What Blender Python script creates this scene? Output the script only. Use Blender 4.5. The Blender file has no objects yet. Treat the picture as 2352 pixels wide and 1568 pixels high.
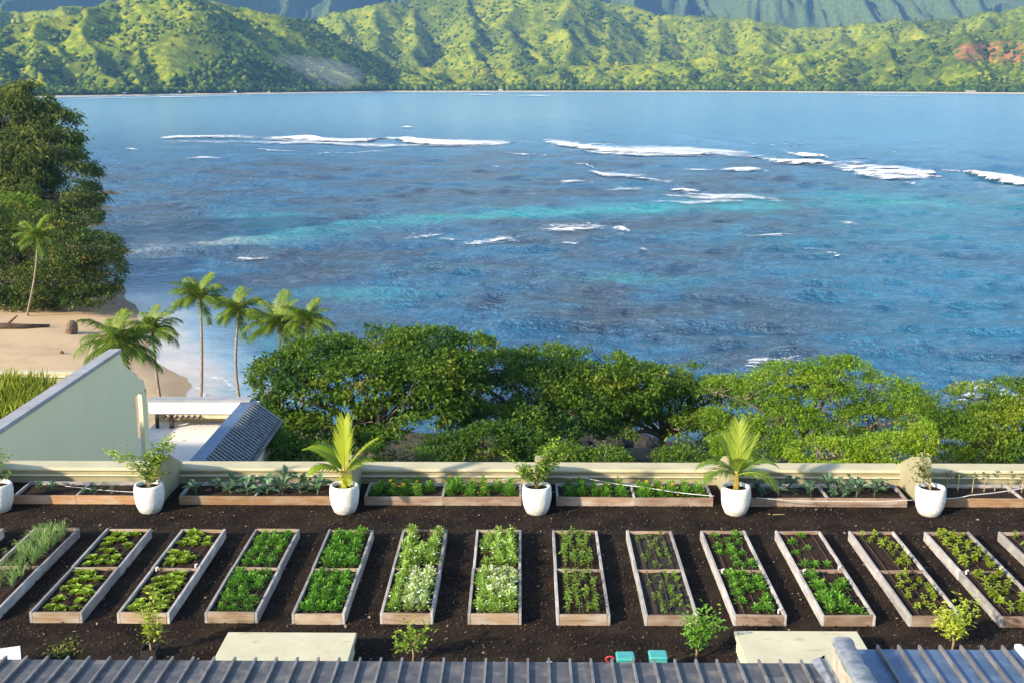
import bpy, math, random
import numpy as np
from mathutils import Vector, Matrix

# ------------------------------------------------------------------ camera, sky, sun, exposure
random.seed(11)
RS = np.random.RandomState(5)
SC = bpy.context.scene
COL = SC.collection
HC = 11.86                       # eye height above the roof garden deck (z = 0); sea level is SEA
SEA = -24.0
FPX, CU, CV = 2700.0, 1176.0, 784.0
PITCH = math.atan(600.0 / FPX)
YAW = math.atan(28.0 * math.cos(PITCH) / FPX)
cam_data = bpy.data.cameras.new('camera')
cam = bpy.data.objects.new('camera', cam_data)
COL.objects.link(cam)
cam.location = (0, 0, HC)
cam.rotation_euler = (math.pi / 2 - PITCH, 0, YAW)
cam_data.sensor_width = 36
cam_data.lens = 36 * FPX / 2352.0
cam_data.clip_start = 0.5
cam_data.clip_end = 30000
SC.camera = cam

SUN_EL = math.radians(24.0)
SUN_H = Vector((-0.77, -0.64, 0)).normalized()
TO_SUN = Vector((SUN_H.x * math.cos(SUN_EL), SUN_H.y * math.cos(SUN_EL), math.sin(SUN_EL)))
world = bpy.data.worlds.new('World')
SC.world = world
world.use_nodes = True
wn, wl = world.node_tree.nodes, world.node_tree.links
for n in list(wn): wn.remove(n)
w_out = wn.new('ShaderNodeOutputWorld')
w_bg = wn.new('ShaderNodeBackground')
w_sky = wn.new('ShaderNodeTexSky')
w_sky.sky_type = 'NISHITA'
w_sky.sun_disc = False
w_sky.sun_elevation = SUN_EL
w_sky.sun_rotation = math.atan2(SUN_H.x, SUN_H.y)
w_sky.altitude = 20
w_sky.air_density = 1.0
w_sky.dust_density = 0.6
w_sky.ozone_density = 1.5
w_bg.inputs['Strength'].default_value = 0.15
wl.new(w_sky.outputs[0], w_bg.inputs[0])
wl.new(w_bg.outputs[0], w_out.inputs[0])

sun_data = bpy.data.lights.new('sun', 'SUN')
sun_data.energy = 4.1
sun_data.angle = math.radians(2.0)
sun_data.color = (1.0, 0.87, 0.67)
sun = bpy.data.objects.new('sun', sun_data)
COL.objects.link(sun)
sun.rotation_euler = TO_SUN.to_track_quat('Z', 'Y').to_euler()
sun.location = (-40, -20, 60)

SC.view_settings.view_transform = 'Standard'
SC.view_settings.look = 'None'
SC.view_settings.gamma = 1.0
SC.view_settings.use_curve_mapping = False
SC.view_settings.exposure = 1.18
SC.render.engine = 'CYCLES'
SC.cycles.use_denoising = True
SC.cycles.max_bounces = 6
SC.cycles.diffuse_bounces = 3
SC.cycles.glossy_bounces = 2
SC.cycles.transmission_bounces = 3
SC.cycles.transparent_max_bounces = 6
SC.cycles.volume_bounces = 0
SC.cycles.sample_clamp_indirect = 6.0

# measured picture coordinates (2352 wide) -> points in the place, at a known height or distance
R_CAM = cam.rotation_euler.to_matrix()
CAM_P = Vector((0, 0, HC))
def ray(u, v):
    return (R_CAM @ Vector(((u - CU) / FPX, -(v - CV) / FPX, -1.0)))
def at_z(u, v, z):
    d = ray(u, v); t = (z - HC) / d.z
    return CAM_P + d * t
def at_y(u, v, y):
    d = ray(u, v); return CAM_P + d * (y / d.y)
def at_x(u, v, x):
    d = ray(u, v); return CAM_P + d * (x / d.x)

# ------------------------------------------------------------------ materials
MATS = {}
class NT:
    def __init__(self, name):
        self.m = bpy.data.materials.new(name); self.m.use_nodes = True
        self.n, self.l = self.m.node_tree.nodes, self.m.node_tree.links
        self.b = self.n['Principled BSDF']; self.out = self.n['Material Output']
        MATS[name] = self.m
    def new(self, t, **k):
        n = self.n.new(t)
        for a, b in k.items(): setattr(n, a, b)
        return n
    def link(self, a, b): self.l.new(a, b)
    def coord(self, kind='Object', scale=(1, 1, 1), rot=(0, 0, 0)):
        t = self.new('ShaderNodeTexCoord'); mp = self.new('ShaderNodeMapping')
        mp.inputs['Scale'].default_value = scale; mp.inputs['Rotation'].default_value = rot
        self.link(t.outputs[kind], mp.inputs['Vector']); return mp.outputs[0]
    def geo(self, scale=(1, 1, 1)):
        t = self.new('ShaderNodeNewGeometry'); mp = self.new('ShaderNodeMapping')
        mp.inputs['Scale'].default_value = scale
        self.link(t.outputs['Position'], mp.inputs['Vector']); return mp.outputs[0]
    def noise(self, vec, scale, detail=4, rough=0.55, dist=0.0):
        t = self.new('ShaderNodeTexNoise')
        t.inputs['Scale'].default_value = scale; t.inputs['Detail'].default_value = detail
        t.inputs['Roughness'].default_value = rough; t.inputs['Distortion'].default_value = dist
        self.link(vec, t.inputs['Vector']); return t.outputs['Fac']
    def ramp(self, fac, stops, interp='LINEAR'):
        r = self.new('ShaderNodeValToRGB'); e = r.color_ramp.elements; r.color_ramp.interpolation = interp
        while len(e) > 1: e.remove(e[-1])
        e[0].position = stops[0][0]; e[0].color = (*stops[0][1], 1)
        for p, c in stops[1:]:
            x = e.new(p); x.color = (*c, 1)
        self.link(fac, r.inputs['Fac']); return r.outputs['Color']
    def mix(self, fac, a, b, mode='MIX'):
        m = self.new('ShaderNodeMix', data_type='RGBA', blend_type=mode)
        for s, val in ((0, fac), (6, a), (7, b)):
            if hasattr(val, 'is_linked') or hasattr(val, 'links'): self.link(val, m.inputs[s])
            elif s == 0: m.inputs[0].default_value = val
            else: m.inputs[s].default_value = (*val, 1)
        return m.outputs[2]
    def math(self, op, a, b=0.0):
        m = self.new('ShaderNodeMath', operation=op)
        for i, val in enumerate((a, b)):
            if hasattr(val, 'links'): self.link(val, m.inputs[i])
            else: m.inputs[i].default_value = val
        return m.outputs[0]
    def bump(self, h, strength, dist):
        b = self.new('ShaderNodeBump'); b.inputs['Strength'].default_value = strength
        b.inputs['Distance'].default_value = dist
        self.link(h, b.inputs['Height']); self.link(b.outputs[0], self.b.inputs['Normal'])
    def color(self, c): self.link(c, self.b.inputs['Base Color'])
    def rand(self): return self.new('ShaderNodeObjectInfo').outputs['Random']
    def attr(self, name, out='Fac'):
        a = self.new('ShaderNodeAttribute'); a.attribute_name = name; return a.outputs[out]
    def set(self, rough=None, spec=None, metal=None):
        if rough is not None: self.b.inputs['Roughness'].default_value = rough
        if spec is not None: self.b.inputs['Specular IOR Level'].default_value = spec
        if metal is not None: self.b.inputs['Metallic'].default_value = metal

def simple(name, c1, c2, scale=6.0, rough=0.8, bump=0.0, bdist=0.01, spec=0.3, metal=0.0, detail=5, stops=(0.35, 0.68)):
    t = NT(name); v = t.geo(); f = t.noise(v, scale, detail)
    t.color(t.ramp(f, [(stops[0], c1), (stops[1], c2)])); t.set(rough, spec, metal)
    if bump: t.bump(t.noise(v, scale * 5, 4), bump, bdist)
    return t.m

def wood(name, c1, c2, c3):
    t = NT(name)
    v = t.coord('Object', (1, 1, 1))
    r = t.rand()
    tc = t.new('ShaderNodeTexCoord'); ad = t.new('ShaderNodeVectorMath', operation='ADD')
    cx = t.new('ShaderNodeCombineXYZ'); t.link(t.math('MULTIPLY', r, 37.0), cx.inputs[0]); t.link(t.math('MULTIPLY', r, 11.0), cx.inputs[2])
    t.link(tc.outputs['Object'], ad.inputs[0]); t.link(cx.outputs[0], ad.inputs[1])
    mp = t.new('ShaderNodeMapping'); mp.inputs['Scale'].default_value = (0.7, 16, 16); t.link(ad.outputs[0], mp.inputs['Vector'])
    g = t.noise(mp.outputs[0], 1.6, 6, 0.65, 0.4)
    mp2 = t.new('ShaderNodeMapping'); mp2.inputs['Scale'].default_value = (1.3, 3, 3); t.link(ad.outputs[0], mp2.inputs['Vector'])
    s = t.noise(mp2.outputs[0], 1.3, 4)
    a = t.ramp(g, [(0.3, c1), (0.7, c2)])
    bq = t.mix(t.ramp(s, [(0.45, (0, 0, 0)), (0.72, (1, 1, 1))]), a, c3)
    hs = t.new('ShaderNodeHueSaturation'); t.link(bq, hs.inputs['Color']); t.link(t.math('ADD', t.math('MULTIPLY', r, 0.5), 0.75), hs.inputs['Value'])
    t.color(hs.outputs[0]); t.set(0.85, 0.2); t.bump(g, 0.5, 0.006)
    return t.m
wood('wood_grey', (0.19, 0.175, 0.165), (0.40, 0.37, 0.35), (0.50, 0.46, 0.42))
wood('wood_tan', (0.17, 0.115, 0.07), (0.36, 0.26, 0.17), (0.36, 0.32, 0.27))
wood('wood_orange', (0.18, 0.095, 0.045), (0.36, 0.21, 0.105), (0.32, 0.24, 0.17))
wood('wood_brown', (0.16, 0.095, 0.06), (0.31, 0.21, 0.15), (0.34, 0.28, 0.22))
wood('wood_dark', (0.035, 0.024, 0.02), (0.08, 0.055, 0.042), (0.05, 0.04, 0.035))

def leaf(name, dark, light, third=None, trans=0.35, rough=0.55, spec=0.35, objrand=0.0):
    t = NT(name)
    a = t.attr('tint')
    st = [(0.0, dark), (0.6, light)] + ([(1.0, third)] if third else [(1.0, light)])
    c = t.ramp(a, st)
    hs = t.new('ShaderNodeHueSaturation'); t.link(c, hs.inputs['Color'])
    if objrand:
        t.link(t.math('ADD', t.math('MULTIPLY', t.rand(), objrand), 1 - objrand / 2), hs.inputs['Value'])
    c = hs.outputs[0]
    t.color(c); t.set(rough, spec)
    tr = t.new('ShaderNodeBsdfTranslucent')
    hs2 = t.new('ShaderNodeHueSaturation'); hs2.inputs['Hue'].default_value = 0.485; hs2.inputs['Value'].default_value = 1.25
    t.link(c, hs2.inputs['Color']); t.link(hs2.outputs[0], tr.inputs[0])
    mx = t.new('ShaderNodeMixShader'); mx.inputs[0].default_value = trans
    t.link(t.b.outputs[0], mx.inputs[1]); t.link(tr.outputs[0], mx.inputs[2]); t.link(mx.outputs[0], t.out.inputs[0])
    return t.m
leaf('leaf_almond', (0.034, 0.088, 0.008), (0.105, 0.195, 0.012), (0.29, 0.27, 0.025), trans=0.4)
leaf('leaf_olive', (0.040, 0.095, 0.010), (0.125, 0.215, 0.014), (0.27, 0.28, 0.03), trans=0.4)
leaf('leaf_bright', (0.085, 0.185, 0.010), (0.22, 0.35, 0.018), (0.38, 0.44, 0.03), trans=0.45)
leaf('leaf_yellowish', (0.058, 0.130, 0.010), (0.165, 0.26, 0.016), (0.36, 0.35, 0.03), trans=0.42)
leaf('leaf_left', (0.034, 0.070, 0.010), (0.10, 0.145, 0.014), (0.36, 0.25, 0.03))
leaf('leaf_needle', (0.062, 0.118, 0.026), (0.20, 0.27, 0.055), (0.36, 0.39, 0.10), trans=0.4)
leaf('frond_coconut', (0.038, 0.095, 0.009), (0.12, 0.205, 0.013), (0.40, 0.36, 0.03), trans=0.35)
leaf('frond_yellow', (0.11, 0.21, 0.012), (0.26, 0.37, 0.02), (0.42, 0.43, 0.03), trans=0.45)
leaf('frond_green', (0.07, 0.15, 0.02), (0.20, 0.30, 0.035), (0.36, 0.40, 0.04), trans=0.42)
leaf('leaf_citrus', (0.055, 0.120, 0.016), (0.140, 0.250, 0.026), (0.30, 0.40, 0.03), trans=0.35, objrand=0.3)
leaf('leaf_dry', (0.06, 0.10, 0.03), (0.20, 0.25, 0.08), (0.42, 0.44, 0.2))
leaf('leaf_lettuce', (0.12, 0.21, 0.016), (0.25, 0.36, 0.030), (0.33, 0.40, 0.05), objrand=0.5)
leaf('leaf_parsley', (0.042, 0.150, 0.012), (0.100, 0.270, 0.020), (0.19, 0.36, 0.035), objrand=0.35)
leaf('leaf_pale', (0.13, 0.26, 0.03), (0.30, 0.44, 0.07), (0.50, 0.58, 0.27), objrand=0.3)
leaf('leaf_seedling', (0.085, 0.17, 0.02), (0.19, 0.31, 0.035), (0.27, 0.36, 0.06), objrand=0.4)
leaf('leaf_pepper', (0.12, 0.20, 0.016), (0.28, 0.36, 0.030), (0.38, 0.42, 0.05), objrand=0.5)
leaf('leaf_onion', (0.10, 0.20, 0.05), (0.20, 0.32, 0.09), (0.32, 0.40, 0.15), objrand=0.3)
leaf('leaf_kale', (0.045, 0.105, 0.055), (0.11, 0.195, 0.10), (0.18, 0.26, 0.13), objrand=0.3)
leaf('leaf_marigold', (0.040, 0.130, 0.010), (0.110, 0.270, 0.020), (0.20, 0.36, 0.03), objrand=0.3)
leaf('leaf_grass', (0.11, 0.17, 0.014), (0.28, 0.33, 0.03), (0.42, 0.42, 0.07), trans=0.4)
leaf('leaf_weed', (0.10, 0.13, 0.02), (0.2, 0.23, 0.04), None)
simple('petal_white', (0.72, 0.72, 0.68), (0.82, 0.82, 0.78), rough=0.7)
simple('petal_orange', (0.75, 0.22, 0.02), (0.8, 0.42, 0.04), 30, 0.7)
simple('stem_green', (0.10, 0.16, 0.03), (0.2, 0.24, 0.06), 14, 0.7)
simple('stem_tan', (0.24, 0.18, 0.08), (0.42, 0.34, 0.16), 14, 0.8)
simple('stem_orange', (0.36, 0.22, 0.03), (0.5, 0.36, 0.06), 10, 0.6)

def bark(name, c1, c2, ring=0.0):
    t = NT(name); v = t.geo((1, 1, 0.35 if not ring else 1)); f = t.noise(v, 5, 6, 0.6)
    t.color(t.ramp(f, [(0.3, c1), (0.72, c2)])); t.set(0.92, 0.15); t.bump(t.noise(v, 22, 4), 0.7, 0.03); return t.m
bark('bark_grey', (0.07, 0.055, 0.042), (0.23, 0.19, 0.15))
bark('bark_palm', (0.13, 0.10, 0.075), (0.34, 0.28, 0.21), 1)
bark('bark_thin', (0.17, 0.125, 0.07), (0.34, 0.27, 0.16))
bark('driftwood', (0.055, 0.035, 0.022), (0.15, 0.10, 0.065))

# mulch
t = NT('mulch'); v = t.geo()
n1 = t.noise(v, 24, 6, 0.7); n2 = t.noise(v, 1.1, 4); n3 = t.noise(v, 70, 3, 0.7)
c = t.ramp(n1, [(0.32, (0.006, 0.0045, 0.004)), (0.55, (0.021, 0.014, 0.0105)), (0.78, (0.070, 0.045, 0.028))])
c = t.mix(t.ramp(n2, [(0.40, (0, 0, 0)), (0.70, (0.8, 0.8, 0.8))]), c, t.mix(0.5, c, (0.085, 0.058, 0.032)))
c = t.mix(t.ramp(t.noise(v, 0.5, 5, 0.6), [(0.52, (0, 0, 0)), (0.66, (0.7, 0.7, 0.7))]), c, t.mix(1.0, c, (0.5, 0.5, 0.55), 'MULTIPLY'))
t.color(c); t.set(0.95, 0.1); t.bump(t.math('ADD', n1, t.math('MULTIPLY', n3, 0.5)), 1.0, 0.06)
simple('chip_dark', (0.018, 0.012, 0.009), (0.06, 0.04, 0.027), 9, 0.9, detail=2)
simple('chip_light', (0.10, 0.065, 0.035), (0.30, 0.22, 0.13), 5, 0.9, detail=2)
simple('soil', (0.018, 0.011, 0.008), (0.065, 0.040, 0.027), 22, 0.95, 0.9, 0.03, 0.1)
simple('soil_grey', (0.026, 0.022, 0.018), (0.075, 0.062, 0.048), 22, 0.95, 0.9, 0.03, 0.1)

# painted stucco
def stucco(name, c1, c2, streak=0.25, scale=1.2):
    t = NT(name); v = t.geo((1, 1, 0.3)); f = t.noise(v, scale, 6, 0.6)
    c = t.ramp(f, [(0.35, c1), (0.7, c2)])
    g = t.noise(t.geo((3, 3, 0.15)), 1.4, 4)
    c = t.mix(t.math('MULTIPLY', t.ramp(g, [(0.5, (0, 0, 0)), (0.85, (1, 1, 1))]), streak), c, tuple(x * 0.55 for x in c1))
    t.color(c); t.set(0.88, 0.2); t.bump(t.noise(t.geo(), 45, 3), 0.25, 0.01); return t.m
stucco('stucco_sage', (0.75, 0.67, 0.43), (0.79, 0.71, 0.47), 0.0, 0.5)
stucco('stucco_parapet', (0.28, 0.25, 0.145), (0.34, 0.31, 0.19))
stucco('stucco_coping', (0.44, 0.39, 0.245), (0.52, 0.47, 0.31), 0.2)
stucco('stucco_cream', (0.60, 0.54, 0.34), (0.68, 0.63, 0.43), 0.15)
stucco('stucco_white', (0.76, 0.75, 0.72), (0.82, 0.81, 0.78), 0.1)
stucco('stucco_yellow', (0.50, 0.40, 0.21), (0.58, 0.48, 0.28), 0.1)
stucco('coping_grey', (0.26, 0.26, 0.27), (0.36, 0.36, 0.37), 0.2)
simple('paving_white', (0.60, 0.53, 0.45), (0.78, 0.73, 0.66), 9, 0.8)
simple('terrace_floor', (0.25, 0.22, 0.16), (0.36, 0.32, 0.24), 3, 0.9)

# slab top with rust stains
t = NT('slab_cream'); v = t.geo(); f = t.noise(v, 1.7, 5)
c = t.ramp(f, [(0.35, (0.50, 0.46, 0.31)), (0.7, (0.57, 0.53, 0.37))])
s = t.noise(t.geo((1, 2, 1)), 2.3, 5, 0.7)
c = t.mix(t.ramp(s, [(0.57, (0, 0, 0)), (0.70, (0.6, 0.6, 0.6))]), c, (0.30, 0.20, 0.11))
t.color(c); t.set(0.85, 0.2); t.bump(t.noise(v, 60, 3), 0.2, 0.006)

# standing seam metal
def metal(name, c1, c2, c3, rough, metalness=0.75):
    t = NT(name); r = t.rand()
    tc = t.new('ShaderNodeNewGeometry'); ad = t.new('ShaderNodeVectorMath', operation='ADD')
    cx = t.new('ShaderNodeCombineXYZ'); t.link(t.math('MULTIPLY', r, 50.0), cx.inputs[2])
    t.link(tc.outputs['Position'], ad.inputs[0]); t.link(cx.outputs[0], ad.inputs[1])
    f = t.noise(ad.outputs[0], 2.2, 5, 0.6, 0.6)
    mp = t.new('ShaderNodeMapping'); mp.inputs['Scale'].default_value = (14, 0.8, 1); t.link(ad.outputs[0], mp.inputs['Vector'])
    g = t.noise(mp.outputs[0], 2, 4)
    c = t.ramp(f, [(0.38, c1), (0.52, c2), (0.66, c3)])
    c = t.mix(t.math('MULTIPLY', g, 0.35), c, c1)
    t.color(c); t.set(rough, 0.5, metalness)
    rr = t.new('ShaderNodeMapRange'); rr.inputs['To Min'].default_value = rough - 0.1; rr.inputs['To Max'].default_value = rough + 0.18
    t.link(f, rr.inputs['Value']); t.link(rr.outputs[0], t.b.inputs['Roughness']); t.bump(g, 0.12, 0.01); return t.m
metal('metal_weathered', (0.060, 0.060, 0.064), (0.105, 0.10, 0.10), (0.20, 0.175, 0.15), 0.55, 0.12)
metal('metal_blue', (0.075, 0.12, 0.20), (0.105, 0.16, 0.25), (0.16, 0.215, 0.29), 0.42, 0.35)
metal('metal_seam', (0.16, 0.15, 0.14), (0.24, 0.22, 0.21), (0.32, 0.30, 0.28), 0.5, 0.4)
metal('metal_dark', (0.07, 0.085, 0.10), (0.10, 0.115, 0.135), (0.13, 0.145, 0.16), 0.45, 0.5)
simple('lead_flashing', (0.11, 0.13, 0.15), (0.25, 0.27, 0.29), 5, 0.55, 0.4, 0.03, 0.5)
simple('concrete_fin', (0.26, 0.22, 0.17), (0.42, 0.37, 0.30), 4, 0.9, 0.5, 0.02)

# white rough cast pots
t = NT('pot_white'); v = t.geo(); f = t.noise(v, 13, 5, 0.6)
c = t.ramp(f, [(0.3, (0.62, 0.59, 0.54)), (0.6, (0.80, 0.78, 0.74))]); t.color(c); t.set(0.8, 0.25)
gz = t.new('ShaderNodeSeparateXYZ'); t.link(t.geo(), gz.inputs[0])
st = t.math('MULTIPLY', t.ramp(t.math('ADD', gz.outputs[2], t.math('MULTIPLY', t.noise(t.geo(), 7, 4), 0.5)), [(0.22, (1, 1, 1)), (0.55, (0, 0, 0))]), 0.55)
t.color(t.mix(st, c, (0.36, 0.28, 0.20)))
wv = t.noise(t.geo((5, 5, 22)), 2.2, 5, 0.65, 1.2); t.bump(wv, 0.9, 0.03)
simple('plastic_teal', (0.05, 0.30, 0.27), (0.07, 0.36, 0.33), 8, 0.4, spec=0.5)
simple('plastic_black', (0.012, 0.012, 0.013), (0.022, 0.022, 0.024), 8, 0.5, spec=0.5)
simple('plastic_red', (0.45, 0.02, 0.03), (0.55, 0.04, 0.05), 8, 0.4, spec=0.5)
simple('plastic_white', (0.72, 0.72, 0.72), (0.80, 0.80, 0.80), 8, 0.5, spec=0.4)
simple('hose_grey', (0.45, 0.44, 0.42), (0.6, 0.58, 0.55), 8, 0.6)
simple('drip_brown', (0.05, 0.03, 0.022), (0.10, 0.06, 0.045), 8, 0.6)
simple('panel_white', (0.60, 0.62, 0.64), (0.76, 0.77, 0.78), 4, 0.6)
simple('wetsuit_black', (0.01, 0.01, 0.012), (0.02, 0.02, 0.022), 8, 0.6)

# land
t = NT('land'); v = t.geo()
n = t.noise(v, 0.35, 6); n2 = t.noise(v, 5, 5, 0.7); n3 = t.noise(v, 0.05, 4)
sand = t.ramp(n2, [(0.3, (0.50, 0.34, 0.18)), (0.7, (0.64, 0.47, 0.28))])
sand = t.mix(t.ramp(t.noise(v, 0.16, 5, 0.6), [(0.45, (0, 0, 0)), (0.75, (0.6, 0.6, 0.6))]), sand, (0.34, 0.215, 0.115))
wet = t.mix(0.55, sand, (0.16, 0.115, 0.085))
g = t.ramp(t.noise(v, 1.1, 6, 0.65), [(0.35, (0.025, 0.035, 0.010)), (0.52, (0.07, 0.055, 0.026)), (0.68, (0.17, 0.085, 0.04))])
sand = t.mix(t.attr('wet'), sand, wet)
t.color(t.mix(t.attr('soil'), sand, g))
t.set(0.9, 0.2); t.bump(n2, 0.5, 0.08)
simple('rock', (0.012, 0.011, 0.011), (0.045, 0.041, 0.037), 1.6, 0.85, 0.8, 0.1)
simple('rock_brown', (0.085, 0.052, 0.034), (0.2, 0.13, 0.085), 1.6, 0.9, 0.8, 0.1)

# sea : own colour from what lies under it (reef, sand, depth) + chop
t = NT('sea'); v = t.geo()
base = t.attr('bottom', 'Color')
rf = t.noise(t.geo((1, 1.0, 1)), 0.035, 7, 0.62, 0.2)
rf2 = t.noise(t.geo(), 0.25, 6, 0.7, 0.0)
reefm = t.attr('reef')
rm = t.math('MULTIPLY', reefm, t.ramp(rf, [(0.42, (0, 0, 0)), (0.60, (1, 1, 1))]))
rc = t.ramp(rf2, [(0.3, (0.010, 0.026, 0.050)), (0.52, (0.055, 0.070, 0.100)), (0.8, (0.085, 0.165, 0.205))])
c = t.mix(rm, base, rc)
n_m = t.noise(t.geo((0.8, 1.0, 1)), 0.5, 4, 0.65, 0.0)
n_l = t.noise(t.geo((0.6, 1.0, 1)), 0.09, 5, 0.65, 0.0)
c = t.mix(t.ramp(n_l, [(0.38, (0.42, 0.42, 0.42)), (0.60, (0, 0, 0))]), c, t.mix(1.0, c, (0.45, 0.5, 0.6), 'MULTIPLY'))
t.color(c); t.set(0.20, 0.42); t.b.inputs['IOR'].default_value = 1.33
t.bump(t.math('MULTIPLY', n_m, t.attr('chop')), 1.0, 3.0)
def foam(name, c1, c2, soft):
    t = NT(name); g = t.new('ShaderNodeNewGeometry'); vm = t.new('ShaderNodeVectorMath', operation='MULTIPLY'); at = t.new('ShaderNodeAttribute'); at.attribute_name = 'nscale'
    t.link(g.outputs['Position'], vm.inputs[0]); t.link(at.outputs['Vector'], vm.inputs[1])
    f = t.noise(vm.outputs[0], 1.0, 7, 0.68, 0.7); f2 = t.noise(vm.outputs[0], 3.1, 5, 0.6, 0.3)
    t.color(t.ramp(f2, [(0.3, c1), (0.6, c2)])); t.set(0.9, 0.2); t.bump(f2, 0.5, 0.5)
    a = t.math('ADD', t.math('MULTIPLY', t.attr('cov'), 1.5), t.math('MULTIPLY', t.math('SUBTRACT', f, 0.5), 3.6))
    mr = t.new('ShaderNodeMapRange'); mr.inputs['From Min'].default_value = 0.5; mr.inputs['From Max'].default_value = 0.5 + soft
    t.link(a, mr.inputs['Value']); t.link(mr.outputs[0], t.b.inputs['Alpha'])
foam('foam', (0.62, 0.68, 0.72), (0.86, 0.87, 0.88), 0.5)
foam('foam_thin', (0.58, 0.66, 0.72), (0.80, 0.83, 0.85), 1.0)

# far hills
t = NT('hill_ground'); v = t.geo()
n = t.noise(v, 0.009, 6, 0.6); n2 = t.noise(v, 0.05, 6, 0.7)
c = t.ramp(n2, [(0.3, (0.04, 0.08, 0.008)), (0.5, (0.16, 0.21, 0.010)), (0.70, (0.42, 0.37, 0.02))])
c = t.mix(t.ramp(n, [(0.5, (0, 0, 0)), (0.68, (0.8, 0.8, 0.8))]), c, t.ramp(n2, [(0.3, (0.19, 0.26, 0.010)), (0.7, (0.44, 0.38, 0.03))]))
dk = t.noise(v, 0.004, 4, 0.55)  # dark patches: forest ground, with slope shadow painted into the colour
c = t.mix(t.ramp(dk, [(0.47, (0, 0, 0)), (0.62, (0.8, 0.8, 0.8))]), c, t.ramp(n2, [(0.3, (0.025, 0.055, 0.010)), (0.7, (0.10, 0.14, 0.018))]))
c = t.mix(t.math('MULTIPLY', t.attr('red'), t.ramp(t.noise(v, 0.03, 5, 0.7), [(0.40, (0, 0, 0)), (0.52, (1, 1, 1))])), c, t.ramp(n2, [(0.35, (0.20, 0.085, 0.03)), (0.65, (0.52, 0.22, 0.085))]))
c = t.mix(t.attr('shore'), c, (0.62, 0.50, 0.36))
c = t.mix(t.attr('cliff'), c, t.ramp(n2, [(0.35, (0.05, 0.085, 0.03)), (0.7, (0.13, 0.17, 0.06))]))
t.color(c); t.set(0.95, 0.05); t.bump(t.noise(v, 0.07, 5, 0.7), 1.0, 9.0)
t = NT('forest'); a = t.attr('tint')
t.color(t.ramp(a, [(0.0, (0.022, 0.050, 0.008)), (0.45, (0.070, 0.115, 0.010)), (0.8, (0.19, 0.23, 0.014)), (1.0, (0.32, 0.30, 0.03))]))
t.set(0.95, 0.05); t.bump(t.noise(t.geo(), 0.35, 4, 0.7), 1.0, 2.0)

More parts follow.
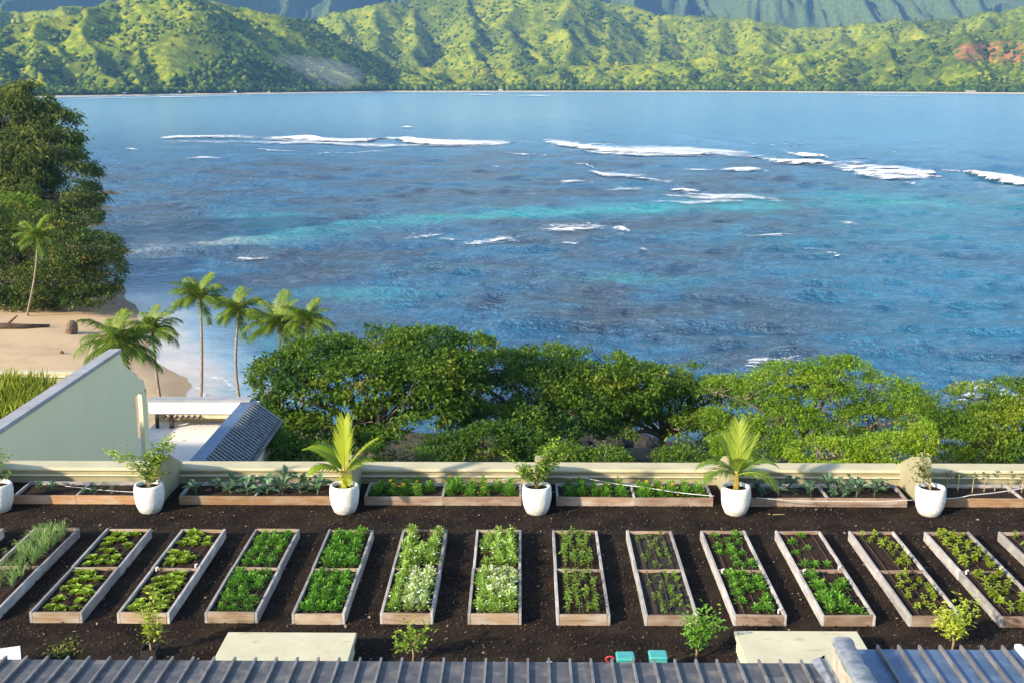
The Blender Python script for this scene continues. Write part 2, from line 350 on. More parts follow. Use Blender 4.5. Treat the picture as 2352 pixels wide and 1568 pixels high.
# ------------------------------------------------------------------ mesh helpers
class MB:
    def __init__(self): self.v, self.f, self.t = [], [], []
    def add(self, verts, faces, tint=0.5):
        o = len(self.v); self.v.extend(verts); self.f.extend([tuple(i + o for i in f) for f in faces]); self.t.extend([tint] * len(verts))
    def box(self, x0, x1, y0, y1, z0, z1, tint=0.5):
        self.add([(x0,y0,z0),(x1,y0,z0),(x1,y1,z0),(x0,y1,z0),(x0,y0,z1),(x1,y0,z1),(x1,y1,z1),(x0,y1,z1)],
                 [(0,3,2,1),(4,5,6,7),(0,1,5,4),(1,2,6,5),(2,3,7,6),(3,0,4,7)], tint)
    def bbox(self, x0, x1, y0, y1, z0, z1, b=0.01):   # box with chamfered edges all round
        xs = (x0, x0 + b, x1 - b, x1); ys = (y0, y0 + b, y1 - b, y1); zs = (z0, z0 + b, z1 - b, z1)
        vs, idx = [], {}
        for i in range(4):
            for j in range(4):
                for k in range(4):
                    ext = (i in (0, 3)) + (j in (0, 3)) + (k in (0, 3))
                    if ext == 1: idx[(i, j, k)] = len(vs); vs.append((xs[i], ys[j], zs[k]))
        F = []
        g = lambda *a: idx[a]
        for s in (0, 3):
            F.append((g(s,1,1), g(s,2,1), g(s,2,2), g(s,1,2))); F.append((g(1,s,1), g(2,s,1), g(2,s,2), g(1,s,2))); F.append((g(1,1,s), g(2,1,s), g(2,2,s), g(1,2,s)))
        n = {0: 1, 3: 2}
        for a in (0, 3):
            for b2 in (0, 3):
                F.append((g(a,n[b2],1), g(a,n[b2],2), g(n[a],b2,2), g(n[a],b2,1)))
                F.append((g(a,1,n[b2]), g(a,2,n[b2]), g(n[a],2,b2), g(n[a],1,b2)))
                F.append((g(1,a,n[b2]), g(2,a,n[b2]), g(2,n[a],b2), g(1,n[a],b2)))
                for c2 in (0, 3): F.append((g(a,n[b2],n[c2]), g(n[a],b2,n[c2]), g(n[a],n[b2],c2)))
        self.add(vs, F)
    def tube(self, pts, rads, n=8, tint=0.5, cap=True):
        pts = [Vector(p) for p in pts]; rings = []
        up = Vector((0, 0, 1))
        o = len(self.v); vs, fs = [], []
        for i, p in enumerate(pts):
            d = (pts[min(i + 1, len(pts) - 1)] - pts[max(i - 1, 0)]).normalized()
            a = d.cross(Vector((0.31, 0.95, 0.05)) if abs(d.z) > 0.8 else up).normalized(); b = d.cross(a)
            for k in range(n):
                w = 2 * math.pi * k / n
                q = p + (a * math.cos(w) + b * math.sin(w)) * rads[i]; vs.append(tuple(q))
        for i in range(len(pts) - 1):
            for k in range(n):
                fs.append((i*n+k, i*n+(k+1)%n, (i+1)*n+(k+1)%n, (i+1)*n+k))
        if cap: fs.append(tuple(range(n - 1, -1, -1))); fs.append(tuple((len(pts)-1)*n + k for k in range(n)))
        self.add(vs, fs, tint)
    def prism(self, poly, axis, a0, a1, tint=0.5):     # polygon in the two other axes, extruded along axis
        vs = []
        for a in (a0, a1):
            for p, q in poly:
                vs.append({'x': (a, p, q), 'y': (p, a, q), 'z': (p, q, a)}[axis])
        n = len(poly)
        fs = [tuple(range(n)), tuple(range(2*n-1, n-1, -1))] + [(i, i + n, (i+1)%n + n, (i+1)%n) for i in range(n)]
        self.add(vs, fs, tint)
    def leaf(self, p, d, L, W, droop=0.3, tint=0.5, roll=0.0, fold=0.15):
        p, d = Vector(p), Vector(d).normalized()
        s = d.cross(Vector((0, 0, 1)))
        s = s.normalized() if s.length > 1e-3 else Vector((1, 0, 0))
        if roll: s = Matrix.Rotation(roll, 3, d) @ s
        n = s.cross(d)
        m = p + d * (L * 0.5); tip = p + d * L - n * 0 - Vector((0, 0, droop * L))
        m = m - Vector((0, 0, droop * L * 0.18))
        self.add([tuple(p), tuple(m + s * W * 0.5 + n * W * fold), tuple(m - s * W * 0.5 + n * W * fold), tuple(tip)],
                 [(0, 1, 3), (0, 3, 2)], tint)
    def blade(self, pts, w, tint=0.5):
        vs, fs = [], []
        for i, p in enumerate(pts):
            p = Vector(p); d = Vector(pts[min(i+1, len(pts)-1)]) - Vector(pts[max(i-1, 0)])
            s = d.cross(Vector((0.3, 1, 0.1))); s = s.normalized() if s.length > 1e-6 else Vector((1, 0, 0))
            ww = w * (1 - 0.85 * i / (len(pts) - 1)) / 2
            vs += [tuple(p - s * ww), tuple(p + s * ww)]
        for i in range(len(pts) - 1): fs.append((2*i, 2*i+1, 2*i+3, 2*i+2))
        self.add(vs, fs, tint)
    def lathe(self, prof, n=24, cx=0, cy=0, cz=0, tint=0.5, wob=None):
        vs, fs = [], []
        for (r, z) in prof:
            for k in range(n):
                w = 2*math.pi*k/n; rr = r * (1 + (wob(w, z) if wob else 0))
                vs.append((cx + rr*math.cos(w), cy + rr*math.sin(w), cz + z))
        for i in range(len(prof) - 1):
            for k in range(n): fs.append((i*n+k, i*n+(k+1)%n, (i+1)*n+(k+1)%n, (i+1)*n+k))
        self.add(vs, fs, tint)
    def mesh(self, name, mat, smooth=False):
        me = bpy.data.meshes.new(name)
        me.from_pydata(self.v, [], self.f)
        at = me.attributes.new('tint', 'FLOAT', 'POINT'); at.data.foreach_set('value', self.t)
        if smooth: me.polygons.foreach_set('use_smooth', [True] * len(me.polygons))
        me.materials.append(MATS[mat]); me.update(); return me
    def build(self, name, mat, parent=None, smooth=False):
        return obj(name, self.mesh(name, mat, smooth), parent)
def obj(name, me, parent=None, loc=None, rot=None):
    o = bpy.data.objects.new(name, me); COL.objects.link(o)
    if parent is not None: o.parent = parent
    if loc is not None: o.location = loc
    if rot is not None: o.rotation_euler = rot
    return o
def tag(o, label, cat, group=None):
    o['label'] = label; o['category'] = cat
    if group: o['group'] = group
    return o
def kind(o, k):
    o['kind'] = k; return o
def empty(name, loc=(0, 0, 0), rz=0.0):
    o = bpy.data.objects.new(name, None); COL.objects.link(o); o.location = loc; o.rotation_euler = (0, 0, rz); o.empty_display_size = 0.3; return o
def np_mesh(name, V, F, mat, smooth=True, attrs=None, colors=None):
    me = bpy.data.meshes.new(name)
    V = np.asarray(V, dtype=np.float32); F = np.asarray(F, dtype=np.int32); k = F.shape[1]
    me.vertices.add(len(V)); me.vertices.foreach_set('co', V.ravel())
    me.loops.add(F.size); me.loops.foreach_set('vertex_index', F.ravel())
    me.polygons.add(len(F)); me.polygons.foreach_set('loop_start', np.arange(0, F.size, k, dtype=np.int32))
    if smooth: me.polygons.foreach_set('use_smooth', np.ones(len(F), dtype=bool))
    for n, a in (attrs or {}).items():
        me.attributes.new(n, 'FLOAT', 'POINT').data.foreach_set('value', np.asarray(a, dtype=np.float32).ravel())
    for n, a in (colors or {}).items():
        me.attributes.new(n, 'FLOAT_COLOR', 'POINT').data.foreach_set('color', np.asarray(a, dtype=np.float32).ravel())
    me.materials.append(MATS[mat]); me.update(calc_edges=True); me.validate(); return me
def grid_faces(nr, nc):
    i = np.arange(nr - 1)[:, None] * nc + np.arange(nc - 1)[None, :]
    return np.stack([i, i + 1, i + nc + 1, i + nc], -1).reshape(-1, 4)

_P = RS.permutation(4096)
_G = RS.rand(4096)
def vnoise(x, y):
    xi, yi = np.floor(x).astype(int), np.floor(y).astype(int); fx, fy = x - xi, y - yi
    sx, sy = fx*fx*fx*(fx*(fx*6-15)+10), fy*fy*fy*(fy*(fy*6-15)+10)
    h = lambda a, b: _G[_P[(_P[a & 4095] + b) & 4095]]
    return (h(xi, yi)*(1-sx)+h(xi+1, yi)*sx)*(1-sy) + (h(xi, yi+1)*(1-sx)+h(xi+1, yi+1)*sx)*sy
def fbm(x, y, o=5, g=0.5):
    s, a, t = 0, 1, 0
    for i in range(o):
        s = s + a * vnoise(x + 17.3*i, y + 9.1*i); t += a; a *= g; x, y = x*2.03, y*2.03
    return s / t
def ridged(x, y, o=5, g=0.5):
    s, a, t = 0, 1, 0
    for i in range(o):
        n = 1 - np.abs(2*vnoise(x + 31.7*i, y + 5.3*i) - 1); s = s + a*n*n; t += a; a *= g; x, y = x*2.1, y*2.1
    return s / t
def sstep(a, b, x):
    t = np.clip((x - a) / (b - a), 0, 1); return t*t*(3-2*t)

# ------------------------------------------------------------------ far hills across the bay
def u_of(s): return 1204 + 2766 * s
def s_of(u): return (np.asarray(u, dtype=float) - 1204) / 2766
def tab(u, us, vs): return np.interp(u, us, vs)
def shore_y(u):
    v = tab(u, [-400, 130, 420, 900, 1600, 2352, 2700], [231, 224, 219, 212, 211.5, 216, 220])
    return 36.0 * 2833 / (v - 184)
def crest(u, y, us, vs): return np.maximum(HC + (184 - tab(u, us, vs)) * y / 2833 - SEA, 0)
A_U = [-400, -100, 0, 100, 200, 300, 400, 470, 560, 680, 760, 830, 900, 960, 1040, 1200, 1400, 1600, 1800, 1950, 2080, 2200, 2352, 2500, 2800]
A_V = [70, 85, 75, 45, 22, 0, -22, -14, 20, 52, 80, 108, 138, 158, 168, 160, 150, 140, 128, 118, 104, 84, 60, 50, 40]
B_U = [-400, 0, 300, 600, 720, 800, 900, 1000, 1100, 1200, 1300, 1450, 1550, 1700, 1850, 2000, 2150, 2352, 2600, 2800]
B_V = [10, 30, 10, 60, 66, 30, 0, 20, -10, 10, -12, 22, 50, 48, 74, 60, 42, 22, 10, 0]
RG = random.Random(4)
SEGS = []                                   # ridge lines (x0, y0, z0, x1, y1, z1, steepness)
def sd_xy(u, d):
    sv_ = float(s_of(u)); y = float(shore_y(u)) + d; return sv_ * y, y
def add_ridge(pts, k):
    for a, b in zip(pts[:-1], pts[1:]): SEGS.append((*a, *b, k))
def spur(u, d0, h0, d1, h1, lean, k, n=4, side=2):
    pts = []; uu = u
    for i in range(n + 1):
        t = i / n; d = d0 + (d1 - d0) * t; h = h1 + (h0 - h1) * (1 - t) ** 1.15 * (1 + RG.uniform(-.06, .06)); uu = u + lean * t + RG.uniform(-9, 9) * (i > 0)
        x, y = sd_xy(uu, d); pts.append((x, y, h))
        if 0 < i < n:
            for sg in (-1, 1):
                if RG.random() < .85:
                    L = RG.uniform(70, 170) * (0.6 + h / 300.0); a = RG.uniform(.25, .9)
                    add_ridge([pts[-1], (x + sg * L * math.cos(a), y - L * math.sin(a), h - L * RG.uniform(.40, .58))], k * RG.uniform(.95, 1.25))
    add_ridge(pts, k)
def chain(U, V, d0, jd, step, d1, k, lean):
    u = -330; prev = None
    while u < 2760:
        d = d0 + RG.uniform(-jd, jd); x, y = sd_xy(u, d); h = float(crest(np.array([u]), np.array([y]), U, V)[0]) * RG.uniform(.93, 1.05)
        if prev: add_ridge([prev, (x, y, h)], k)
        prev = (x, y, h)
        if h > 25: spur(u, d, h * .98, d1 + RG.uniform(-60, 60), RG.uniform(4, 14), RG.uniform(-lean, lean) + 25, k * RG.uniform(.85, 1.2))
        u += step * RG.uniform(.7, 1.3)
chain(A_U, A_V, 720, 90, 90, 170, .80, 60)
chain(B_U, B_V, 1850, 180, 105, 780, .86, 70)
spur(415, 620, 300, 160, 16, 45, .62, 5); spur(700, 560, 150, 200, 12, 90, .6, 4)
def hill_exact(s, d):
    u = u_of(s); ys = shore_y(u); Y = ys + d; X = s * Y
    wx = (fbm(X/160, Y/160, 3) - 0.5) * 90; wy = (fbm(X/160 + 40, Y/160 + 11, 3) - 0.5) * 90
    Xw, Yw = X + wx, Y + wy
    z = np.zeros(X.shape)
    for (x0, y0, z0, x1, y1, z1, k) in SEGS:
        dx, dy = x1 - x0, y1 - y0
        t = np.clip(((Xw - x0)*dx + (Yw - y0)*dy) / (dx*dx + dy*dy + 1e-6), 0, 1)
        dist = np.hypot(Xw - x0 - t*dx, Yw - y0 - t*dy)
        z = np.maximum(z, z0 + (z1 - z0) * t - k * np.sqrt(dist*dist + 9) + 2)
    warp = (fbm(X/700, Y/700, 3) - 0.5) * 420
    rC = ridged((X + 0.5*warp)/300 + 1.3, Y/2600 + 4.4, 4, 0.5) ** 1.2
    cC = crest(u, ys + 4700, [-400, 2800], [-60, -60])
    zC = cC * sstep(2700, 4700, d) ** 1.1 * (0.5 + 1.0 * rC)
    cB = crest(u, ys + 1900, B_U, B_V); z = np.maximum(z, 0.45 * cB * sstep(750, 1900, d) * (1 - 0.5 * sstep(1900, 3200, d)))
    z = np.maximum(z, zC)
    z = z + sstep(120, 500, d) * ((ridged(X/140, Y/170 + 1.7, 3) - 0.45) * 20 + (fbm(X/60, Y/60, 3) - 0.5) * 7)
    plain = np.interp(d, [-60, -5, 12, 60, 300, 9000], [-6, -0.2, 3.0, 4.5, 9, 9])
    z = z * sstep(25, 150, d)
    return SEA + plain + np.maximum(z, 0), X, Y
NR, NCH = 300, 640
ss = np.linspace(s_of(-330), s_of(2740), NCH)
dd = np.concatenate([np.linspace(-60, 120, 14), 120 + (np.linspace(0, 1, NR - 14)[1:] ** 1.55) * 6300])
S, D = np.meshgrid(ss, dd)
Z, X, Y = hill_exact(S, D)
HZ = Z
def hill_height(s, d):
    s, d = np.asarray(s, float), np.asarray(d, float)
    fj = np.clip((s - ss[0]) / (ss[1] - ss[0]), 0, NCH - 1.001); jj = fj.astype(int); tx = fj - jj
    ii = np.clip(np.searchsorted(dd, d) - 1, 0, len(dd) - 2); ty = np.clip((d - dd[ii]) / (dd[ii+1] - dd[ii]), 0, 1)
    z = (HZ[ii, jj]*(1-tx) + HZ[ii, jj+1]*tx)*(1-ty) + (HZ[ii+1, jj]*(1-tx) + HZ[ii+1, jj+1]*tx)*ty
    y = shore_y(u_of(s)) + d; return z, s * y, y
VV = 184 - (Z - HC) * 2833 / Y; UU = u_of(S)
red = np.exp(-((UU - 2300) / 150) ** 2 - ((VV - 122) / 30) ** 2) * (D < 900)
red = sstep(0.42, 0.60, red * (0.55 + 0.9 * fbm(X/60, Y/160 + Z/30, 4)))
red2 = np.exp(-((UU - 1120) / 60) ** 2 - ((VV - 165) / 9) ** 2) * (D < 900); red = np.maximum(red, 0.5 * sstep(0.5, 0.8, red2))
shore = sstep(30, 18, D)
cliff = sstep(2700, 3300, D)
hills = kind(obj('far_hills', np_mesh('far_hills', np.stack([X, Y, Z], -1).reshape(-1, 3), grid_faces(*X.shape), 'hill_ground', True,
        {'red': red, 'shore': shore, 'cliff': cliff})), 'structure')

# far woods: low crowns over the slopes and along the far shore, one mass
def ico():
    p = (1 + 5 ** 0.5) / 2
    v = np.array([(-1,p,0),(1,p,0),(-1,-p,0),(1,-p,0),(0,-1,p),(0,1,p),(0,-1,-p),(0,1,-p),(p,0,-1),(p,0,1),(-p,0,-1),(-p,0,1)], float)
    f = np.array([(0,11,5),(0,5,1),(0,1,7),(0,7,10),(0,10,11),(1,5,9),(5,11,4),(11,10,2),(10,7,6),(7,1,8),(3,9,4),(3,4,2),(3,2,6),(3,6,8),(3,8,9),(4,9,5),(2,4,11),(6,2,10),(8,6,7),(9,8,1)])
    return v / np.linalg.norm(v, axis=1)[:, None], f
IV, IF = ico()
def crowns(name, s, d, r, hgt, tint, jit=0.28, sink=0.25):
    z, x, y = hill_height(s, d); n = len(s)
    V = IV[None] * (1 + jit * (RS.rand(n, 12, 1) - 0.5) * 2)
    V = V * np.stack([r, r, hgt * 0.5], -1)[:, None, :]
    V[:, :, 0] += x[:, None]; V[:, :, 1] += y[:, None]; V[:, :, 2] += (z + hgt * (0.5 - sink))[:, None]
    F = (IF[None] + (np.arange(n) * 12)[:, None, None]).reshape(-1, 3)
    return np_mesh(name, V.reshape(-1, 3), F, 'forest', False, {'tint': np.repeat(np.clip(tint, 0, 1), 12)})
N = 26000
us_ = RS.uniform(-150, 2520, N); ds_ = 70 + RS.rand(N) ** 1.5 * 2300
s_ = s_of(us_); z_, x_, y_ = hill_height(s_, ds_)
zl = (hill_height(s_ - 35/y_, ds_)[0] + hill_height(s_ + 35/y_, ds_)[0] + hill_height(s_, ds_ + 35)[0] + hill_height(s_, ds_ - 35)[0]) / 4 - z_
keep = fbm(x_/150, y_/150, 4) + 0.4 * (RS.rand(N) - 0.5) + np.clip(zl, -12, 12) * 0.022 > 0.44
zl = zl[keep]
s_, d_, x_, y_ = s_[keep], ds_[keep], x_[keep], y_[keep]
tn = 0.36 - 0.012 * np.clip(zl, -12, 12) + 0.9 * (fbm(x_/260 + 7, y_/260, 3) - 0.45) + RS.normal(0, 0.16, len(s_))  # crowns tinted darker in hollows: ravine shade put into the colour
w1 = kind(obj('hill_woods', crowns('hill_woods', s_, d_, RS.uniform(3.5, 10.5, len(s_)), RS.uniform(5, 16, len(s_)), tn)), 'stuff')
tag(w1, 'patchy green woodland covering the slopes across the bay', 'woodland')
N = 4200
us_ = RS.uniform(-150, 2520, N); ds_ = 30 + RS.rand(N) ** 1.4 * 170
hh = RS.uniform(8, 19, N) * (0.7 + 0.7 * fbm(us_/60, us_*0, 3))
w2 = kind(obj('shore_woods', crowns('shore_woods', s_of(us_), ds_, RS.uniform(5, 11, N), hh, 0.26 + RS.normal(0, 0.2, N) + 0.35 * (fbm(us_/90 + 3, us_*0, 2) - 0.5), 0.35, 0.1)), 'stuff')
tag(w2, 'belt of dark trees lining the far beach', 'woodland')

# mist lying at the foot of the left slope
mz = MB()
for (u, d, rx, ry, rz, zo) in ((640, 330, 260, 170, 66, 24),):
    z0, x0, y0 = hill_height(s_of([u]), np.array([float(d)])); v_, f_ = [], []
    for i in range(9):
        for k in range(18):
            p_, q_ = math.pi * i / 8, 2 * math.pi * k / 18
            v_.append((x0[0] + rx * math.sin(p_) * math.cos(q_), y0[0] + ry * math.sin(p_) * math.sin(q_), SEA + zo + 20 + rz * math.cos(p_)))
    for i in range(8):
        for k in range(18): f_.append((i*18+k, (i+1)*18+k, (i+1)*18+(k+1)%18, i*18+(k+1)%18))
    mz.add(v_, f_)
me = bpy.data.meshes.new('mist'); me.from_pydata(mz.v, [], mz.f)
mm = bpy.data.materials.new('mist_air'); mm.use_nodes = True
for n in list(mm.node_tree.nodes): mm.node_tree.nodes.remove(n)
o_ = mm.node_tree.nodes.new('ShaderNodeOutputMaterial'); pv = mm.node_tree.nodes.new('ShaderNodeVolumePrincipled')
pv.inputs['Color'].default_value = (0.80, 0.88, 1.0, 1); pv.inputs['Density'].default_value = 1.0e-3; pv.inputs['Density Attribute'].default_value = ''
mm.node_tree.links.new(pv.outputs[0], o_.inputs['Volume']); mm.cycles.homogeneous_volume = True
me.materials.append(mm); tag(kind(obj('mist', me), 'stuff'), 'pale morning mist at the foot of the left slope', 'mist')

# low houses half hidden along the far shore
HOUSES = [(270, 46, 22, 5, 'long pale low building behind the far beach at left'), (405, 40, 9, 6, 'small white house by the far beach near the valley mouth'),
          (525, 42, 30, 5, 'low white roofed house under the misty slope'), (610, 44, 16, 5, 'small pale house among the palms of the far shore'),
          (1150, 34, 12, 4, 'pale house at the middle of the far beach'), (2230, 36, 24, 4, 'low grey building below the red cliff')]
for (u, d, w, h, lab) in HOUSES:
    z, x, y = hill_height(s_of([u]), np.array([float(d) - 16]))
    hb = tag(empty('beach_house', (x[0], y[0], z[0])), lab, 'house', 'houses on the far shore')
    m = MB(); m.box(-w/2, w/2, 0, 9, -1, h*0.6); m.build('wall', 'terrace_floor', hb)
    m = MB(); m.prism([(-1, h*0.6), (10, h*0.6), (4.5, h)], 'x', -w/2 - 1, w/2 + 1); m.build('roof', 'panel_white', hb)
    for k in range(3):
        m = MB(); xx = -w/2 + w * (k + 0.7) / 3.6; m.box(xx, xx + w*0.1, -0.06, 0.2, h*0.15, h*0.45); m.build('window', 'metal_dark', hb)

# ------------------------------------------------------------------ sea
def poly_dist(X, Y, pts):
    best = np.full(X.shape, 1e9)
    for (x0, y0), (x1, y1) in zip(pts[:-1], pts[1:]):
        dx, dy = x1 - x0, y1 - y0; L2 = dx*dx + dy*dy + 1e-9
        t = np.clip(((X - x0)*dx + (Y - y0)*dy) / L2, 0, 1)
        best = np.minimum(best, np.hypot(X - x0 - t*dx, Y - y0 - t*dy))
    return best
def wpts(uv): return [tuple(at_z(u, v, SEA)[:2]) for u, v in uv]
sy = 70 * (4300 / 70.0) ** np.linspace(0, 1, 760)
sx = np.linspace(s_of(-330), s_of(2740), 520)
SX, SYY = np.meshgrid(sx, sy); SXX = SX * SYY
# picture rows are only a convenient ruler here: v tells the distance from the garden
sv = 784 + FPX * np.tan(np.arctan2(HC - SEA, SYY) - PITCH)
su = u_of(SX)
def blob(u0, v0, ru, rv, tilt=0.0, sharp=1.0):
    a = su - u0; b = sv - v0 - tilt * a
    wob = (fbm(SXX/23, SYY/31, 4) - 0.5) * 1.2
    return np.clip(np.exp(-((a / ru) ** 2 + (b / rv) ** 2) * sharp) * (1 + wob), 0, 1)
def lerp(c0, c1, f): return c0 + (np.array(c1) - c0) * f[..., None]
bc = np.ones(SXX.shape + (3,)) * np.array((0.026, 0.12, 0.225))
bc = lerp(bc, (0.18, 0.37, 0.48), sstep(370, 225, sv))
bc = lerp(bc, (0.10, 0.30, 0.47), blob(2000, 300, 700, 70))
bc = lerp(bc, (0.20, 0.36, 0.42), blob(1150, 255, 330, 26) * 0.7)
bc = lerp(bc, (0.022, 0.145, 0.255), np.clip(blob(2250, 700, 620, 260) * 1.1, 0, 1))
bc = lerp(bc, (0.018, 0.17, 0.25), blob(1900, 500, 480, 70) * 0.85)
for (u0, v0, ru, rv, ti, k) in [(1180, 493, 330, 12, -0.045, 1.0), (1480, 480, 260, 9, -0.01, 0.95), (1750, 470, 200, 16, -0.03, 0.6), (2080, 462, 170, 12, 0.03, 0.8), (620, 515, 230, 22, -0.02, 0.8),
                                (560, 545, 150, 10, 0, 0.7), (1430, 640, 160, 14, 0, 0.55), (760, 680, 180, 16, 0, 0.6), (1000, 610, 140, 8, 0, 0.3), (2330, 470, 90, 22, 0, 0.4), (620, 800, 60, 26, 0.1, 0.6), (470, 665, 130, 12, 0, 0.5)]:
    bc = lerp(bc, (0.030, 0.31, 0.33), np.clip(blob(u0, v0, ru, rv, ti) * k * 1.15, 0, 1))
bc = lerp(bc, (0.42, 0.45, 0.40), np.clip(blob(400, 556, 150, 10, -0.03) * 1.0, 0, 1))
bc = lerp(bc, (0.34, 0.38, 0.42), np.clip(blob(330, 575, 90, 20, 0) * 0.5, 0, 1))
coast = wpts([(301, 695), (322, 722), (338, 770), (355, 822), (392, 850), (419, 873), (439, 913)])
dc = poly_dist(SXX, SYY, coast)
wob = (fbm(SXX/5, SYY/5, 4) - 0.5)
bc = lerp(bc, (0.24, 0.34, 0.38), sstep(20, 3, dc + wob * 12) * 0.75)
bc = lerp(bc, (0.55, 0.45, 0.36), sstep(8, 1, dc + wob * 5) * 0.9)
reef = sstep(352, 375, sv + (fbm(SXX/60, SYY/60, 4) - 0.5) * 30 - 12 * np.sin(su / 260)) * 0.95
reef = reef * (1 - 0.85 * np.clip(blob(2250, 640, 430, 240), 0, 1)) * (1 - 0.8*sstep(1700, 2300, su) * sstep(520, 400, sv))
for (u0, v0, ru, rv, ti, k) in [(1180, 493, 360, 14, -0.045, 0.95), (1500, 480, 260, 10, -0.01, 0.95), (600, 525, 260, 30, -0.02, 0.75), (1430, 640, 160, 14, 0, 0.6), (760, 680, 180, 16, 0, 0.6), (380, 560, 190, 18, 0, 0.9)]:
    reef = reef * (1 - np.clip(blob(u0, v0, ru, rv, ti) * k, 0, 1))
reef = reef * sstep(6, 30, dc + wob * 14)
# swells: low ridges of water rolling in over the reef
SWELL = [([(1480, 298), (1600, 318), (1720, 338)], 7, 1.0), ([(1900, 366), (2060, 376), (2200, 384), (2420, 400)], 6, 1.2), ([(1560, 308), (1660, 316)], 5, 0.7),
         ([(700, 344), (960, 345)], 4, 0.7), ([(420, 371), (560, 366)], 4, 0.6), ([(2230, 452), (2352, 474), (2450, 490)], 4, 0.5), ([(380, 318), (900, 325), (1200, 332)], 7, 0.7), ([(1240, 325), (1700, 352)], 7, 0.8), ([(1720, 368), (2100, 398), (2400, 424)], 7, 0.9)]
def sea_z(X, Y):
    z = np.full(X.shape, SEA)
    for pts, w, a in SWELL: z += a * np.exp(-(poly_dist(X, Y, wpts(pts)) / w) ** 2)
    cell = Y * (math.log(4300 / 70.0) / 760)
    calm = 0.55 + 0.45 * sstep(760, 560, Y)
    for wl, sl in ((60.0, .010), (30.0, .018), (16.0, .06), (9.0, .10), (5.0, .11), (2.8, .12), (1.7, .12)):
        a = math.radians(-14 + 8 * math.sin(wl)); xr = X * math.cos(a) + Y * math.sin(a); yr_ = -X * math.sin(a) + Y * math.cos(a)
        z += (vnoise(2 * xr / (wl * 1.5) + wl, 2 * yr_ / wl + 3.3 * wl) - 0.5) * wl * sl * sstep(2.0, 4.0, wl / cell) * calm
    z = SEA + (z - SEA) * (0.12 + 0.88 * sstep(4, 60, poly_dist(X, Y, coast)))
    return z
SZ = sea_z(SXX, SYY)
rgba = np.concatenate([bc, np.ones(bc.shape[:2] + (1,))], -1)
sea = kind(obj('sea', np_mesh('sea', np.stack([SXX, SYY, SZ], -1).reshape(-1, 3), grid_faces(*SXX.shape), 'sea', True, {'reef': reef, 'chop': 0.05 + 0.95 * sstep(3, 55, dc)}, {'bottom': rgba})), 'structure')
sea['label'] = 'blue bay water over dark reef with turquoise sand channels'

# breaking waves: ridges of foam; where the lumpy surface dips under the sea the edge turns ragged
def breaker(uv, width, height, label, cover=0.5, mat='foam', name='breaking_wave', group='white waves breaking over the reef', step=None, rough=1.0):
    P = [at_z(u, v, SEA) for u, v in uv]
    segs = [0]
    for a, b in zip(P[:-1], P[1:]): segs.append(segs[-1] + (b - a).length)
    L = segs[-1]; step = step or max(0.35, width / 8.0)
    n = max(20, min(260, int(L / step))); m = 15
    ts = np.linspace(0, L, n); px = np.interp(ts, segs, [p.x for p in P]); py = np.interp(ts, segs, [p.y for p in P])
    c = np.linspace(-1, 1, m); T, Cc = np.meshgrid(ts, c, indexing='ij')
    mid = (fbm(ts / (width * 1.6) + px[0], ts*0 + py[0], 4) - 0.5) * width * 0.55 * rough
    wid = width * (0.55 + 1.1 * fbm(ts / (width * 0.9) + 5 + px[0], ts*0, 3))
    Xg = px[:, None] + 0 * Cc; Yg = (py + mid)[:, None] + Cc * wid[:, None] * 0.75
    taper = np.sin(np.pi * np.clip(T / L, 0, 1)) ** 0.5
    prof = np.where(Cc < -0.45, np.exp(-((Cc + 0.45) / 0.25) ** 2), np.exp(-((Cc + 0.45) / (0.25 + 0.6 * cover)) ** 2))
    cv = prof * taper * (0.20 + 0.72 * cover) * (0.6 + 0.8 * fbm(Xg / (width*1.1) + 9, Yg / (width*0.6), 3))
    if mat == 'foam_thin': cv = cv * 1.35
    elif width < 16: cv = cv * 0.82
    ridge = np.exp(-((Cc + 0.4) / 0.3) ** 2) * taper
    z = sea_z(Xg, Yg) + 0.10 + 0.0006 * Yg + height * 0.75 * ridge * cv * (0.5 + fbm(Xg / (width*0.4) + 3, Yg / (width*0.2), 3))
    k = np.full(Xg.size, 5.5 / width ** 0.8)
    me = np_mesh(name, np.stack([Xg, Yg, z], -1).reshape(-1, 3), grid_faces(*Xg.shape), mat, True, {'cov': cv})
    at_ = me.attributes.new('nscale', 'FLOAT_VECTOR', 'POINT'); at_.data.foreach_set('vector', np.stack([k * 0.5, k * 1.4, k], -1).astype(np.float32).ravel())
    o = obj(name, me)
    tag(o, label, 'wave', group); return o
